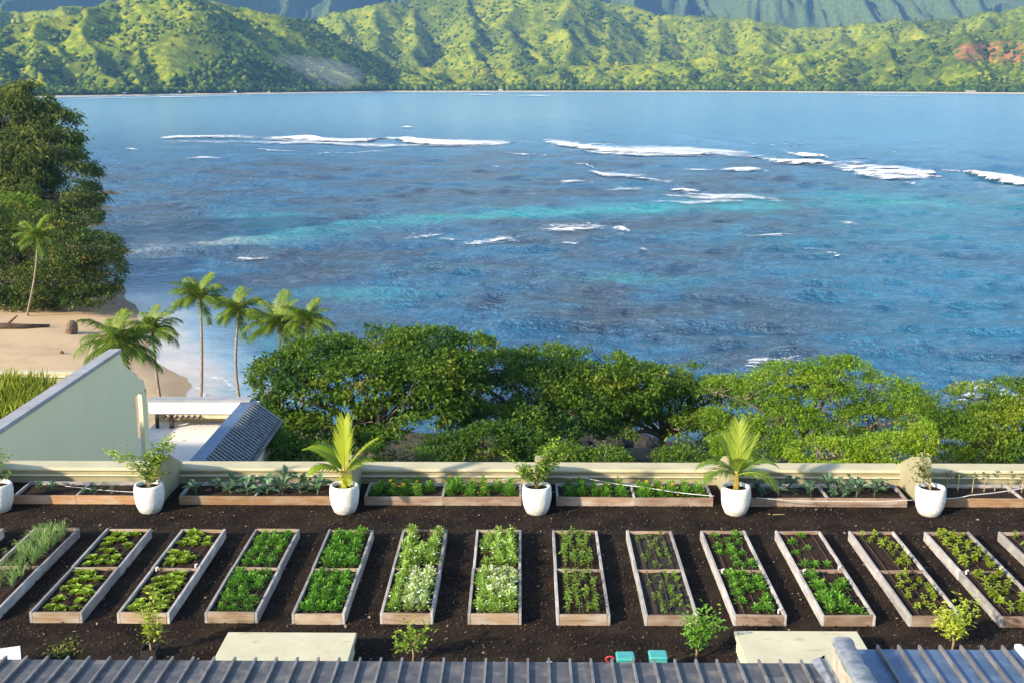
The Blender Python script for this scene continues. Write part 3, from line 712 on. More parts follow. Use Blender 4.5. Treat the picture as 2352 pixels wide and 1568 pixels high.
BR = [([(372, 317), (460, 314), (620, 318)], 40.625, 1.6, 0.93, 'long thin white wave at the left end of the outer reef line'),
      ([(610, 316), (700, 322), (800, 326), (892, 321)], 53.125, 2.0, 0.93, 'white wave joining the left and middle lines of surf'),
      ([(885, 314), (930, 320), (980, 325), (1100, 328), (1190, 328)], 62.5, 2.2, 0.93, 'broad white wave in the middle of the outer reef line'),
      ([(1238, 321), (1330, 333), (1420, 343), (1560, 349), (1710, 352)], 62.5, 2.0, 0.80, 'long slanting white wave right of the picture middle'),
      ([(1725, 365), (1800, 370), (1900, 378)], 44, 1.5, 0.88, 'thin white wave leading into the wide wash at right'),
      ([(1808, 354), (1850, 358), (1888, 363)], 48, 2.4, 0.98, 'short tall white breaker behind the wide wash at right'),
      ([(1880, 380), (1960, 390), (2090, 388)], 92, 1.5, 0.83, 'wide white wash spreading behind the slanting wave at right'),
      ([(2068, 397), (2110, 404), (2160, 409)], 24, 1.3, 0.80, 'short white wave between the wide wash and the right edge breaker'),
      ([(2172, 397), (2250, 409), (2352, 420), (2440, 428)], 60, 2.8, 0.98, 'thick white breaker running out of the right edge'),
      ([(1640, 390), (1700, 392), (1762, 394)], 22.4, 1.1, 0.80, 'short white wave below the right end of the slanting wave'),
      ([(1282, 420), (1330, 420), (1372, 421)], 16, 0.9, 0.59, 'small white wave on the inner reef left of the foam patch'),
      ([(1345, 390), (1380, 400), (1500, 403)], 24, 0.9, 0.62, 'ragged foam streak trailing under the slanting wave'),
      ([(1525, 434), (1600, 435)], 16, 1.2, 0.69, 'short bright wave crest above the turquoise channel'),
      ([(1498, 445), (1600, 452), (1785, 456)], 22.4, 0.7, 0.58, 'thin broken foam line just above the turquoise channel'),
      ([(928, 541), (1025, 540)], 7.25, 0.55, 0.64, 'thin white ripple left of the two inner foam streaks'),
      ([(1055, 558), (1120, 553), (1200, 546)], 11.6, 0.5, 0.58, 'slanting foam streak below the turquoise channel'),
      ([(1228, 527), (1300, 524), (1395, 518)], 11.6, 0.6, 0.65, 'long foam streak left of the small bright curl'),
      ([(1404, 519), (1430, 524), (1452, 528)], 7.25, 1.2, 0.79, 'small bright curling wave below the turquoise channel'),
      ([(1278, 553), (1335, 557)], 5.8, 0.6, 0.64, 'small whitecap under the long foam streak'),
      ([(545, 590), (625, 593)], 6.525, 0.6, 0.69, 'whitecap off the left beach above the coconut palms'),
      ([(1463, 571), (1492, 575)], 4.35, 0.6, 0.69, 'tiny whitecap below the small bright curl'),
      ([(1690, 537), (1735, 542), (1830, 540)], 7.25, 0.5, 0.54, 'thin whitecap line right of the picture middle'),
      ([(1922, 515), (1966, 519)], 7.25, 0.8, 0.64, 'small whitecap on the turquoise water at right'),
      ([(1838, 567), (1882, 571)], 5.8, 0.5, 0.59, 'small whitecap above the one nearest the right trees'),
      ([(1892, 583), (1928, 588)], 5.8, 0.6, 0.64, 'small whitecap nearest the right trees'),
      ([(288, 346), (326, 347)], 12.5, 1.4, 0.79, 'short bright wave beside the tall tree at left'),
      ([(415, 367), (530, 362)], 12.8, 0.6, 0.60, 'faint foam line on the left part of the reef'),
      ([(590, 344), (640, 349), (720, 350)], 10, 0.7, 0.65, 'broken foam line below the left outer wave'),
      ([(922, 294), (952, 295)], 16, 1.6, 0.90, 'lone whitecap beyond the outer reef line'),
      ([(1190, 357), (1225, 358)], 14.4, 1.0, 0.64, 'small whitecap left of the slanting wave start'),
      ([(1240, 360), (1262, 362)], 12.8, 0.9, 0.64, 'tiny whitecap below the slanting wave start'),
      ([(1075, 218), (1140, 221)], 112.5, 2.2, 0.88, 'far white roller close to the opposite beach, left one'),
      ([(1180, 221), (1275, 222)], 100, 2.2, 0.88, 'far white roller close to the opposite beach, right one'),
      ([(1880, 219), (2060, 222), (2200, 223)], 60, 1.4, 0.62, 'thin surf line before the far beach at right'),
      ([(125, 230), (250, 227), (420, 224), (620, 220)], 68.75, 1.6, 0.88, 'surf line along the far beach at left'),
      ([(1688, 842), (1720, 836), (1770, 828), (1850, 822)], 6.5, 0.8, 0.56, 'white surf patch breaking just behind the bright green tree'),
      ([(2130, 905), (2230, 900), (2330, 892), (2440, 885)], 7, 0.5, 0.55, 'pale surf wash behind the trees at right'),
      ([(470, 852), (520, 870), (560, 905)], 3, 0.25, 0.50, 'thin foam edge washing up beside the coconut trunks'),
      ([(445, 880), (470, 900), (480, 925)], 2.2, 0.2, 0.55, 'foam edge on the sand beside the tallest palm'),
      ([(310, 697), (345, 706), (372, 712)], 2, 0.2, 0.60, 'thin foam edge at the tip of the beach')]
BR += [([(1160, 352), (1200, 356), (1250, 362)], 12, 0.7, .7, 'ragged white fleck line left below the slanting wave'),
       ([(1400, 408), (1480, 412), (1560, 414)], 14, 0.6, .5, 'faint wash between the inner reef waves'),
       ([(1480, 462), (1600, 466), (1720, 464)], 12, 0.5, .5, 'faint foam sheet just over the turquoise channel'),
       ([(1560, 388), (1640, 392)], 12, 0.7, .6, 'short foam patch left of the wave below the slanting one'),
       ([(2040, 420), (2130, 428)], 10, 0.6, .55, 'faint foam streak under the wide white wash'),
       ([(1000, 548), (1060, 552)], 6, 0.4, .55, 'faint foam streak between the thin ripple and the slanting streak'),
       ([(700, 356), (800, 352), (900, 350)], 10, 0.6, .5, 'faint foam streak below the left outer wave'),
       ([(380, 322), (640, 327), (900, 333), (1180, 338)], 37.5, 0.7, .5, 'thin foam sheet in front of the left outer surf line'),
       ([(1290, 345), (1400, 352), (1640, 358)], 27.5, 0.7, .5, 'thin foam sheet in front of the slanting wave'),
       ([(1310, 372), (1345, 378), (1365, 388)], 14.4, 0.6, .6, 'short broken foam trail below the slanting wave start'),
       ([(1130, 380), (1150, 388)], 8, 0.6, .6, 'tiny pair of white flecks on the reef left of the foam trail'),
       ([(1380, 436), (1480, 437)], 14.4, 0.5, .5, 'faint broken foam right of the small inner wave'),
       ([(1370, 333), (1470, 338), (1600, 343), (1740, 350)], 75, 0.7, .5, 'pale smooth wash trailing behind the slanting wave'),
       ([(1850, 370), (1960, 380), (2100, 386)], 64, 0.6, .5, 'pale wash trailing behind the wide white wash'),
       ([(640, 320), (760, 322), (880, 322)], 50, 0.6, .45, 'pale wash behind the left outer surf'),
       ([(1010, 324), (1150, 326), (1240, 330)], 56.25, 0.6, .45, 'pale wash behind the middle outer surf'),
       ([(2200, 398), (2300, 408), (2420, 418)], 57.6, 0.7, .5, 'pale wash behind the right edge breaker'),
       ([(1540, 438), (1640, 446), (1760, 450)], 25.6, 0.5, .5, 'pale foam sheet above the turquoise channel at right'),
       ([(2150, 900), (2260, 880), (2352, 870), (2430, 866)], 9, 0.35, .45, 'streaky foam off the trees at the right edge')]
for uv, w, h, cov, lab in BR:
    breaker(uv, w, h, lab, cov, 'foam' if cov > 0.62 or w < 12 else 'foam_thin')

# surfers waiting behind the break, a few pixels each
def surfer_meshes():
    b = MB()
    prof = [(-1.25, .02), (-1.0, .18), (-.4, .27), (.3, .28), (.9, .2), (1.25, .03)]
    pts = [(x, w) for x, w in prof] + [(x, -w) for x, w in reversed(prof)]
    b.prism(pts, 'z', 0.0, 0.07)
    board = b.mesh('surfboard', 'plastic_white')
    m = bpy.data.meshes.new('person')
    J = [(0,0,.15), (0.03,0,.42), (0.08,0,.62), (0.1,0,.74), (0.12,0,.90), (.02,.22,.6), (.12,.3,.38), (.3,.24,.22), (.02,-.22,.6), (.12,-.3,.38), (.3,-.24,.22), (.2,.22,.12), (.32,.34,-.2), (.2,-.22,.12), (.32,-.34,-.2)]
    E = [(0,1),(1,2),(2,3),(3,4),(2,5),(5,6),(6,7),(2,8),(8,9),(9,10),(0,11),(11,12),(0,13),(13,14)]
    Rr = [.15,.14,.15,.07,.11,.07,.055,.045,.07,.055,.045,.1,.06,.1,.06]
    tb = MB()
    for a, c in E: tb.tube([J[a], J[c]], [Rr[a], Rr[c]], 6)
    return board, tb.mesh('person', 'wetsuit_black', True)
s_board, s_body = surfer_meshes()
for i, (u, v) in enumerate([(1690, 331), (1705, 332), (1731, 333), (1775, 336), (1805, 334), (1818, 343), (1836, 340), (1839, 333), (1862, 338), (2053, 352), (1600, 330)]):
    p = at_z(u, v, SEA); a = random.uniform(0, 6.28)
    o = obj('surfboard', s_board, None, (p.x, p.y, SEA + 0.75), (0, 0, a)); tag(o, 'surfboard floating under a waiting surfer beyond the breaking waves', 'surfboard', 'boards of the waiting surfers')
    o = obj('person', s_body, None, (p.x, p.y, SEA + 0.72), (0, 0, a)); tag(o, 'person in dark wetsuit sitting on a board beyond the breaking waves', 'person', 'surfers waiting for a wave')

# ------------------------------------------------------------------ near land: headland and beach below the garden
LC = wpts([(235, 455), (238, 490), (244, 535), (262, 600), (285, 660), (301, 695), (322, 722), (338, 770), (355, 822), (392, 850), (419, 873), (439, 913)])
LC = [(-400, 420), (-150, 380), (LC[0][0] - 6, LC[0][1] + 25)] + LC + [(-24, 119), (-12, 116.5), (0, 113), (10, 112.5), (22, 109), (40, 107), (60, 103), (130, 95), (130, 10), (-400, 10)]
gx = np.linspace(-260, 128, 240); gy = np.concatenate([np.linspace(15, 140, 150), np.linspace(141, 420, 120)])
GX, GY = np.meshgrid(gx, gy)
dist = poly_dist(GX, GY, LC + [LC[0]])
inside = np.zeros(GX.shape, bool)
for (x0, y0), (x1, y1) in zip(LC, LC[1:] + LC[:1]):
    c1 = (y0 > GY) != (y1 > GY)
    xx = (x1 - x0) * (GY - y0) / (y1 - y0 + 1e-9) + x0
    inside ^= c1 & (GX < xx)
sd = np.where(inside, dist, -dist)
bluff = sstep(-34, -14, GX) * sstep(150, 118, GY)          # steep rocky bank under the big trees, open sand elsewhere
zb = np.interp(sd, [-60, 0, 10, 40, 90, 300], [-6, 0, 1.1, 3.6, 9, 30])
zs = np.interp(sd, [-60, 0, 4, 14, 30, 50, 300], [-8, 0, 1.6, 4.4, 8.6, 11.5, 14])
GZ = SEA + zb * (1 - bluff) + zs * bluff + (fbm(GX/7, GY/7, 4) - 0.5) * (0.35 + 1.5 * bluff) * sstep(0, 4, np.abs(sd))
soil_a = np.maximum(bluff, sstep(34, 52, sd + (fbm(GX/12, GY/12, 3) - .5) * 18) * sstep(-46, -58, GX)) 
soil_a = np.maximum(soil_a, sstep(190, 215, GY + (fbm(GX/9, GY/9, 3) - .5) * 20) * 0.9)
soil_a = np.maximum(soil_a, sstep(112, 96, GY))
wet_a = sstep(5.5, 1.0, sd + (fbm(GX/4, GY/4, 3) - .5) * 3)
land = kind(obj('beach_and_headland', np_mesh('beach_and_headland', np.stack([GX, GY, GZ], -1).reshape(-1, 3), grid_faces(*GX.shape), 'land', True, {'soil': soil_a, 'wet': wet_a})), 'structure')
def land_z(x, y):
    j = int(np.clip(np.searchsorted(gx, x), 1, len(gx) - 1)); i = int(np.clip(np.searchsorted(gy, y), 1, len(gy) - 1))
    tx = (x - gx[j-1]) / (gx[j] - gx[j-1]); ty = (y - gy[i-1]) / (gy[i] - gy[i-1])
    return float((GZ[i-1, j-1]*(1-tx) + GZ[i-1, j]*tx)*(1-ty) + (GZ[i, j-1]*(1-tx) + GZ[i, j]*tx)*ty)
def rock(name, x, y, r, hgt, label, group=None, mat='rock', seed=0):
    rr = random.Random(seed); V = []
    import bmesh
    bm = bmesh.new(); bmesh.ops.create_icosphere(bm, subdivisions=2, radius=1)
    for v in bm.verts:
        k = 0.75 + 0.5 * float(fbm(np.array([v.co.x*1.4 + seed]), np.array([v.co.y*1.4 + v.co.z*1.1]), 3)[0])
        v.co = Vector((v.co.x * r * k, v.co.y * r * k * 0.8, v.co.z * hgt * k))
    me = bpy.data.meshes.new(name); bm.to_mesh(me); bm.free(); me.materials.append(MATS[mat])
    o = obj(name, me, None, (x, y, land_z(x, y) + hgt * 0.25), (0, 0, rr.uniform(0, 6))); return tag(o, label, 'rock', group)
k = 0
for (u, v) in [(1300, 1046), (1340, 1036), (1380, 1049), (1420, 1040), (1460, 1046), (1500, 1034), (1540, 1050), (1330, 1056), (1570, 1040), (1610, 1052), (1230, 1050), (1190, 1058), (1480, 1058), (1650, 1056), (1700, 1060), (1790, 1062), (1410, 1060)]:
    p = at_z(u, v, SEA + 0.3); k += 1
    rock('shore_rock', p.x, min(p.y, 112), random.uniform(1.0, 2.2), random.uniform(0.7, 1.4), 'dark lava boulder at the water under the tree row', 'lava boulders under the trees', 'rock', k)
for (u, v, r, h, lab) in [(163, 745, .95, 1.5, 'pointed brown rock standing on the sand'), (140, 790, 0.3, 0.3, 'small dark stone on the sand below the pointed rock'), (90, 838, .3, .2, 'lone small stone low on the beach'),
                          (212, 717, .45, .3, 'small dark stone near the tip of the beach'), (450, 906, .4, .35, 'dark stone on wet sand beside the tallest palm')]:
    p = at_z(u, v, SEA + 2.4); k += 1
    rock('beach_rock', p.x, p.y, r, h, lab, 'stones on the beach', 'rock_brown', k)
m = MB(); pts = [at_z(u, v, SEA + 2.9) for u, v in [(-40, 742), (10, 738), (50, 736), (112, 728)]]
pts = [Vector((p.x, p.y, land_z(p.x, p.y) + 0.25)) for p in pts]; m.tube(pts, [.5, .55, .45, .2], 9)
m.tube([pts[1], pts[1] + Vector((1.5, 1, 1.4))], [.25, .08], 7)
tag(m.build('driftwood_log', 'driftwood', None, True), 'dark driftwood log lying on the sand under the trees', 'log')

# ------------------------------------------------------------------ foliage makers
def leaves_np(P, Dv, L, W, droop, tint, fold=0.12):
    Dv = Dv / (np.linalg.norm(Dv, axis=1)[:, None] + 1e-9)
    up = np.array([0.0, 0, 1]); s = np.cross(Dv, up); s = s + RS.normal(0, 0.35, s.shape)
    s = s - Dv * (s * Dv).sum(1)[:, None]; s /= (np.linalg.norm(s, axis=1)[:, None] + 1e-9)
    n = np.cross(s, Dv)
    m = P + Dv * (L * 0.52)[:, None]; m[:, 2] -= droop * L * 0.15
    tip = P + Dv * L[:, None]; tip[:, 2] -= droop * L
    V = np.stack([P, m + s * (W*0.5)[:, None] + n * (W*fold)[:, None], m - s * (W*0.5)[:, None] + n * (W*fold)[:, None], tip], 1)
    F = (np.array([(0, 1, 3), (0, 3, 2)])[None] + (np.arange(len(P)) * 4)[:, None, None]).reshape(-1, 3)
    return V.reshape(-1, 3), F, np.repeat(tint, 4)
def world_lobes(lobes):     # (u, v, Y, half width px, half height px, depth metres)
    out = []
    for (u, v, y, ru, rv, dep) in lobes:
        c = at_y(u, v, y); k = y / 2700.0
        out.append((c.x, c.y, c.z, ru * k, dep, rv * k))
    return out
def crown_mesh(name, lobes, n, leaf_len, mat, per=7, width=0.45, droop=0.25, flat=0.25, gap=0.42, tint0=0.3, tmix=0.35, inner=0.55, noise_s=1.4):
    A = np.array([l[3] * l[5] + l[3] * l[4] * 0.6 for l in lobes]); pr = A / A.sum()
    k = RS.choice(len(lobes), n, p=pr); Lb = np.array(lobes)[k]
    d = RS.normal(0, 1, (n, 3)); d[:, 2] += flat; d /= np.linalg.norm(d, axis=1)[:, None]
    r = np.clip(inner + (1 - inner) * RS.rand(n) ** 0.5 * 1.08, 0, 1.08)
    P = Lb[:, :3] + d * Lb[:, 3:] * r[:, None]
    nz = fbm(P[:, 0] / (noise_s * 1.5) + 40, P[:, 1] / (noise_s * 2.2) + P[:, 2] / (noise_s * 0.42) + 60, 3)
    keep = nz + RS.normal(0, 0.05, n) > gap
    P, d, nz = P[keep], d[keep], nz[keep]; n = len(P)
    tw = tint0 + (fbm(P[:, 0] / 2.6, P[:, 2] / 2.0 + P[:, 1] / 3, 3) - 0.5) * tmix * 2.0
    Pr = np.repeat(P, per, 0); N2 = len(Pr)
    D2 = np.repeat(d * 0.55 + np.array([0, 0, 0.25]), per, 0) + RS.normal(0, 0.75, (N2, 3))
    Pr = Pr + RS.normal(0, leaf_len * 0.45, (N2, 3))
    L = leaf_len * RS.uniform(0.5, 1.45, N2); W = L * width * RS.uniform(0.8, 1.2, N2)
    tint = np.clip(np.repeat(tw, per) + RS.normal(0, 0.12, N2) + (RS.rand(N2) > 0.975) * 0.45, 0, 1)
    V, F, T = leaves_np(Pr, D2, L, W, droop, tint)
    return np_mesh(name, V, F, mat, False, {'tint': T}), P
def limbs(mb, base, tips, r0, rng, sag=0.12, n=7):
    base = Vector(base)
    for tp, r in tips:
        tp = Vector(tp); pts, rads = [], []
        side = Vector((rng.uniform(-1, 1), rng.uniform(-1, 1), 0)) * (tp - base).length * 0.10
        for i in range(n):
            t = i / (n - 1); p = base.lerp(tp, t)
            p.z += (tp.z - base.z) * sag * math.sin(math.pi * t) - 0
            p += side * math.sin(math.pi * t) * (1 if i % 2 else 0.75); pts.append(p); rads.append(r0 * (1 - t) ** 0.8 * r + 0.03)
        mb.tube(pts, rads, 7)
def tree(name, label, base, lobes, n, leaf_len, mat, r0=0.35, seed=1, fork=0.25, group=None, bark_m='bark_grey', twigs=40, **kw):
    rng = random.Random(seed); base = Vector(base)
    root = tag(empty(name, base), label, 'tree', group)
    me, P = crown_mesh('crown', lobes, n, leaf_len, mat, **kw)
    cr = obj('crown', me, root); cr.matrix_parent_inverse = Matrix.Translation(-base)
    tb = MB(); zt = max(l[2] for l in lobes)
    cx = sum(l[0] for l in lobes) / len(lobes); cy = sum(l[1] for l in lobes) / len(lobes)
    fk = base + Vector(((cx - base.x) * 0.2, (cy - base.y) * 0.2, (zt - base.z) * fork))
    tb.tube([base - Vector((0, 0, 0.6)), base + (fk - base) * 0.5 + Vector((rng.uniform(-.2, .2), 0, 0)), fk], [r0 * 1.35, r0 * 1.05, r0 * 0.9], 10)
    limbs(tb, fk, [((l[0], l[1], l[2] - l[5] * 0.1), rng.uniform(0.45, 0.75)) for l in lobes], r0, rng)
    t = tb.build('trunk', bark_m, root, True); t.matrix_parent_inverse = Matrix.Translation(-base)
    tb = MB()
    for i in range(min(twigs, len(P))):
        q = Vector(P[rng.randrange(len(P))]); l = min(lobes, key=lambda l: (Vector(l[:3]) - q).length)
        a = Vector(l[:3]) + Vector((rng.uniform(-.3, .3) * l[3], rng.uniform(-.3, .3) * l[4], -0.2 * l[5]))
        tb.tube([a, a.lerp(q, 0.5) + Vector((rng.uniform(-.3, .3), rng.uniform(-.3, .3), rng.uniform(-.1, .3))), q], [0.07, 0.045, 0.02], 5, cap=False)
    if twigs:
        t = kind(tb.build('branch', bark_m, root, True), 'stuff'); t.matrix_parent_inverse = Matrix.Translation(-base)
    return root

# palms
def frond_mesh(name, L, elev, arch, mat, leaflet=0.55, n=26, wid=0.05, tint0=0.4, seed=0, hang=0.55, rach='stem'):
    rng = random.Random(seed); m = MB(); pts = []; p = Vector((0, 0, 0)); a = elev; st = L / 16
    for i in range(17):
        pts.append(p.copy()); p = p + Vector((math.cos(a), 0, math.sin(a))) * st; a -= arch / 16 * (0.5 + i / 16)
    m.tube(pts, [0.045 * L / 3.2 * (1 - i / 18) + 0.006 for i in range(17)], 5, tint0 + 0.3)
    for i in range(n):
        t = 0.12 + 0.88 * i / (n - 1); x = t * 16; k = min(int(x), 15); q = pts[k].lerp(pts[k+1], x - k); d = (pts[k+1] - pts[k]).normalized()
        ll = leaflet * (0.45 + 1.0 * math.sin(math.pi * min(1, 0.15 + 0.8 * t))) * rng.uniform(0.85, 1.1)
        for sgn in (-1, 1):
            dirv = Vector((0, sgn, 0)) * 0.85 + d * (0.55 + 0.5 * t) + Vector((0, 0, 0.15 - hang * rng.uniform(0.3, 1.0)))
            dirv.normalize(); e = q + dirv * ll; e.z -= ll * hang * 0.35
            mm = q + dirv * ll * 0.5 + Vector((0, 0, 0.03))
            s = d * wid * 0.5
            tt = min(1, max(0, tint0 + rng.uniform(-.2, .2)))
            m.add([tuple(q - s), tuple(q + s), tuple(mm + s * 1.1), tuple(mm - s * 1.1), tuple(e)], [(0, 1, 2, 3), (3, 2, 4)], tt)
    return m.mesh(name, mat)
FR = []
for i, (el, ar) in enumerate([(1.35, 0.9), (1.1, 1.3), (0.8, 1.5), (0.45, 1.5), (0.1, 1.3), (-0.3, 0.9)]):
    FR.append([frond_mesh('frond', 1.0 * 3.3, el, ar, 'frond_coconut', 0.85, 46, 0.07, 0.50 - 0.05 * i + 0.14 * j, 10 * i + j, 0.5 + 0.12 * i) for j in range(2)])
def coconut_palm(label, base, crown, scale, bow=(0, 0), seed=0, n=20, group='coconut palms by the beach', name='coconut_palm', rt=0.17):
    rng = random.Random(seed); base, crown = Vector(base), Vector(crown)
    root = tag(empty(name, base), label, 'palm tree', group)
    tb = MB(); pts = []
    for i in range(12):
        t = i / 11; p = (crown - base) * t; p += Vector((bow[0], bow[1], 0)) * math.sin(math.pi * t); pts.append(p)
    pts[0].z -= 0.5
    tb.tube(pts, [rt * (1.5 if i == 0 else 1.12 - 0.4 * i / 11) for i in range(12)], 9); tb.build('trunk', 'bark_palm', root, True)
    top = crown - base
    m = MB(); m.tube([top - Vector((0, 0, .5)), top, top + Vector((0, 0, .5))], [rt * 0.8, rt * 1.1, 0.04], 8); m.build('crownshaft', 'stem_orange', root, True)
    for k in range(5):
        a = rng.uniform(0, 6.28); c = MB(); q = top + Vector((math.cos(a) * .25, math.sin(a) * .25, -.35 - rng.uniform(0, .15)))
        c.lathe([(0.01, -.13), (.09, -.09), (.12, 0), (.09, .09), (.01, .13)], 8, q.x, q.y, q.z); c.build('coconut', 'stem_green', root, True)
    for k in range(n):
        lv = [0, 1, 1, 2, 2, 3, 3, 3, 4, 4, 5][k % 11]; fm = FR[lv][k % 2]
        f = obj('frond', fm, root, top + Vector((0, 0, .15)), (rng.uniform(-.25, .25), rng.uniform(-.12, .12), k * 2.399 + rng.uniform(-.3, .3)))
        s = scale * rng.uniform(0.85, 1.1); f.scale = (s, s, s)
    return root

# ------------------------------------------------------------------ buildings below the garden
# tall sage wall running away on the left, with a shaped end and a tall slot
XW = -16.8
def wp(u, v): p = at_x(u, v, XW); return (p.y, p.z)
wall = tag(empty('terrace_wall', (XW, 42, -14)), 'tall sage green wall with grey sloping coping left of the white courtyard', 'wall')
inv = Matrix.Translation(-Vector((XW, 48, -14)))
def under(o, root): o.parent = root; o.matrix_parent_inverse = Matrix.Translation(-root.location); return o
zt = wp(270, 812)[1]
ye = wp(274, 810)[0]
e = [wp(u, v) for u, v in [(285, 838), (296, 848), (312, 856), (318, 866), (330, 872), (336, 905)]]
yo0 = wp(311, 915)[0]; yo1 = wp(327, 915)[0]; yend = wp(337, 905)[0]
zo = wp(318, 905)[1]
m = MB(); cols = [(34.6, zt), (ye, zt)] + [p for p in e]
cols = sorted(cols + [(yo0, float(np.interp(yo0, [c[0] for c in cols], [c[1] for c in cols])))])
for (ya, za), (yb, zb2) in zip(cols[:-1], cols[1:]):
    if yb - ya < 1e-4: continue
    bt = -16 if yb <= yo0 + 1e-6 else zo
    m.prism([(ya, bt), (ya, za), (yb, zb2), (yb, bt)], 'x', XW - 0.30, XW)
under(m.build('wall_face', 'stucco_sage'), wall)
m = MB(); m.bbox(XW - 0.20, XW - 0.002, yo1, yend, -16, zo - 0.004, 0.015); under(m.build('end_post', 'stucco_sage'), wall)
m = MB(); m.bbox(XW - 0.42, XW + 0.10, 34.6, ye + 0.05, zt + 0.003, zt + 0.16, 0.02); under(m.build('coping', 'coping_grey'), wall)

# left roof terrace with tall grass behind that wall
tz = at_y(60, 985, 47).z
ZT = -5.0; XT = -23.8
ter = tag(empty('grass_terrace', (-38, 52, ZT)), 'low roof terrace with cream parapet behind the sage wall', 'terrace')
m = MB(); m.box(-75, XT, 50.5, 63.0, -17, ZT); m.box(-75, XW - .32, 38, 50.498, -17, ZT - .003); under(m.build('roof_slab', 'terrace_floor'), ter)
pz = at_y(90, 852, 62.6).z
m = MB(); m.bbox(-75, XT - .01, 62.35, 62.95, ZT - 1, pz - 0.28, 0.02); under(m.build('parapet', 'stucco_parapet'), ter)
m = MB(); m.bbox(-75, XT - .02, 62.25, 63.05, pz - 0.277, pz - 0.13, 0.02); under(m.build('parapet_ledge', 'stucco_coping'), ter)
m = MB(); m.bbox(-75, XT - .02, 62.35, 62.95, pz - 0.127, pz, 0.02); under(m.build('coping', 'stucco_coping'), ter)
m = MB(); m.bbox(-75, -20.9, 44.2, 52.4, ZT + .002, -2.7, 0.03); under(m.build('planting_bed', 'soil'), ter)
# ornamental grass: clumps of blades
nG = 30000
gxx = RS.uniform(-33, -19.5, nG); gyy = 44.4 + RS.rand(nG) * 7.8; kk = fbm(gxx/.9, gyy/.9, 3) > 0.38
kk &= (gxx < -0.447 * gyy + 1.2 + RS.normal(0, .35, nG))
gxx, gyy = gxx[kk], gyy[kk]; n = len(gxx)
Pg = np.stack([gxx, gyy, np.full(n, -2.75)], -1); Dg = np.stack([RS.normal(0.1, .33, n), RS.normal(0, .33, n), np.ones(n)], -1)
V, F, T = leaves_np(Pg, Dg, RS.uniform(1.3, 2.5, n), np.full(n, 0.09), 0.22, np.clip(0.55 + 0.7 * (fbm(gxx/2, gyy/2, 2) - .5) - 0.3 * sstep(-2.5, 1.0, gxx + 0.447 * gyy) + RS.normal(0, .15, n), 0, 1))
g = kind(obj('ornamental_grass', np_mesh('ornamental_grass', V, F, 'leaf_grass', False, {'tint': T})), 'stuff')
tag(g, 'tall yellow green ornamental grass on the left roof terrace', 'grass')

# white courtyard with standing seam roof on its right side
c0 = at_y(430, 1062, 53.0); ZC = c0.z
XI = c0.x; XL = -21.2
Xi0 = at_z(442, 1050, ZC).x; Xi1 = at_z(508, 1050, ZC).x
Xi0 = at_z(430, 1062, ZC).x; Xi1 = at_z(466, 1062, ZC).x; XE = Xi1 + 1.35
FZ = -7.4
ct = tag(empty('courtyard_building', (-18, 56, -16)), 'white courtyard building with blue grey metal roof beside the sage wall', 'building')
YB = at_z(400, 922, ZC).y
m = MB(); m.box(XL, Xi1 - 0.29, 52.5, YB + 1.5, FZ - .3, FZ); under(m.build('courtyard_floor', 'paving_white'), ct)
m = MB(); m.bbox(XL + .02, Xi1 - 0.25, YB, YB + 0.22, ZC - 0.72, ZC - 0.02, 0.02); under(m.build('white_fascia', 'stucco_white'), ct)
m = MB(); m.bbox(XL + .02, Xi1 - 0.2, YB - 0.05, YB + 0.75, ZC - 0.015, ZC + 0.10, 0.02); under(m.build('back_coping', 'coping_grey'), ct)
m = MB(); m.box(XL + .02, Xi1 - 0.29, YB + 1.30, YB + 1.48, FZ + .002, ZC - 0.3); under(m.build('back_wall', 'stucco_yellow'), ct)
m = MB(); m.bbox(XL + 0.9, Xi1 - 0.4, YB + 0.05, YB + 0.3, ZC - 1.0, ZC - 0.8, 0.02); under(m.build('beam', 'stucco_coping'), ct)
for (xx, w) in ((at_y(356, 960, YB).x, .16), (at_y(388, 960, YB).x, .22)):
    m = MB(); m.bbox(xx, xx + w, YB + 0.0, YB + 0.2, FZ + .002, ZC - 0.73, 0.01); under(m.build('post', 'wood_dark'), ct)
for k in range(7):
    xx = XL + 0.9 + k * 0.33; m = MB(); m.bbox(xx, xx + 0.07, YB - 0.25, YB + 1.2, ZC - 0.94, ZC - 0.8, 0.01); under(m.build('rafter', 'wood_dark'), ct)
m = MB(); m.bbox(Xi0, Xi1 - 0.003, 43, YB + 0.6, ZC - 0.35, ZC, 0.015); under(m.build('roof_flashing', 'metal_blue'), ct)
m = MB(); m.box(Xi1 - 0.28, Xi1 - 0.03, 43, YB + 1.49, -16, ZC - 0.352); under(m.build('inner_wall', 'stucco_white'), ct)
for (y0, y1) in ((52.6, 54.2), (54.5, 57.0), (57.3, 59.6)):
    m = MB(); m.bbox(Xi1 - 0.55, Xi1 - 0.29, y0, y1, FZ + .002, FZ + .6, 0.02); under(m.build('bench', 'wood_dark'), ct)
dz = 1.05
def slope_z(x): return ZC - 0.02 - (x - Xi1) * dz / (XE - Xi1)
n_p = int((YB + 0.5 - 43.0) / 0.40)
for k in range(n_p):
    y0 = 43.0 + k * 0.40
    m = MB(); m.prism([(Xi1, ZC - .03), (XE, ZC - .03 - dz), (XE, ZC - .09 - dz), (Xi1, ZC - .09)], 'y', y0 + 0.002, y0 + 0.398); rp = under(m.build('roof_panel', 'metal_dark'), ct)
    m = MB(); m.prism([(Xi1 + .01, ZC + .06), (XE + .02, ZC + .06 - dz), (XE + .02, ZC - .028 - dz), (Xi1 + .01, ZC - .028)], 'y', y0 - 0.06, y0 + 0.06); m.build('roof_seam', 'lead_flashing', rp)
ylast = 43.0 + n_p * 0.40
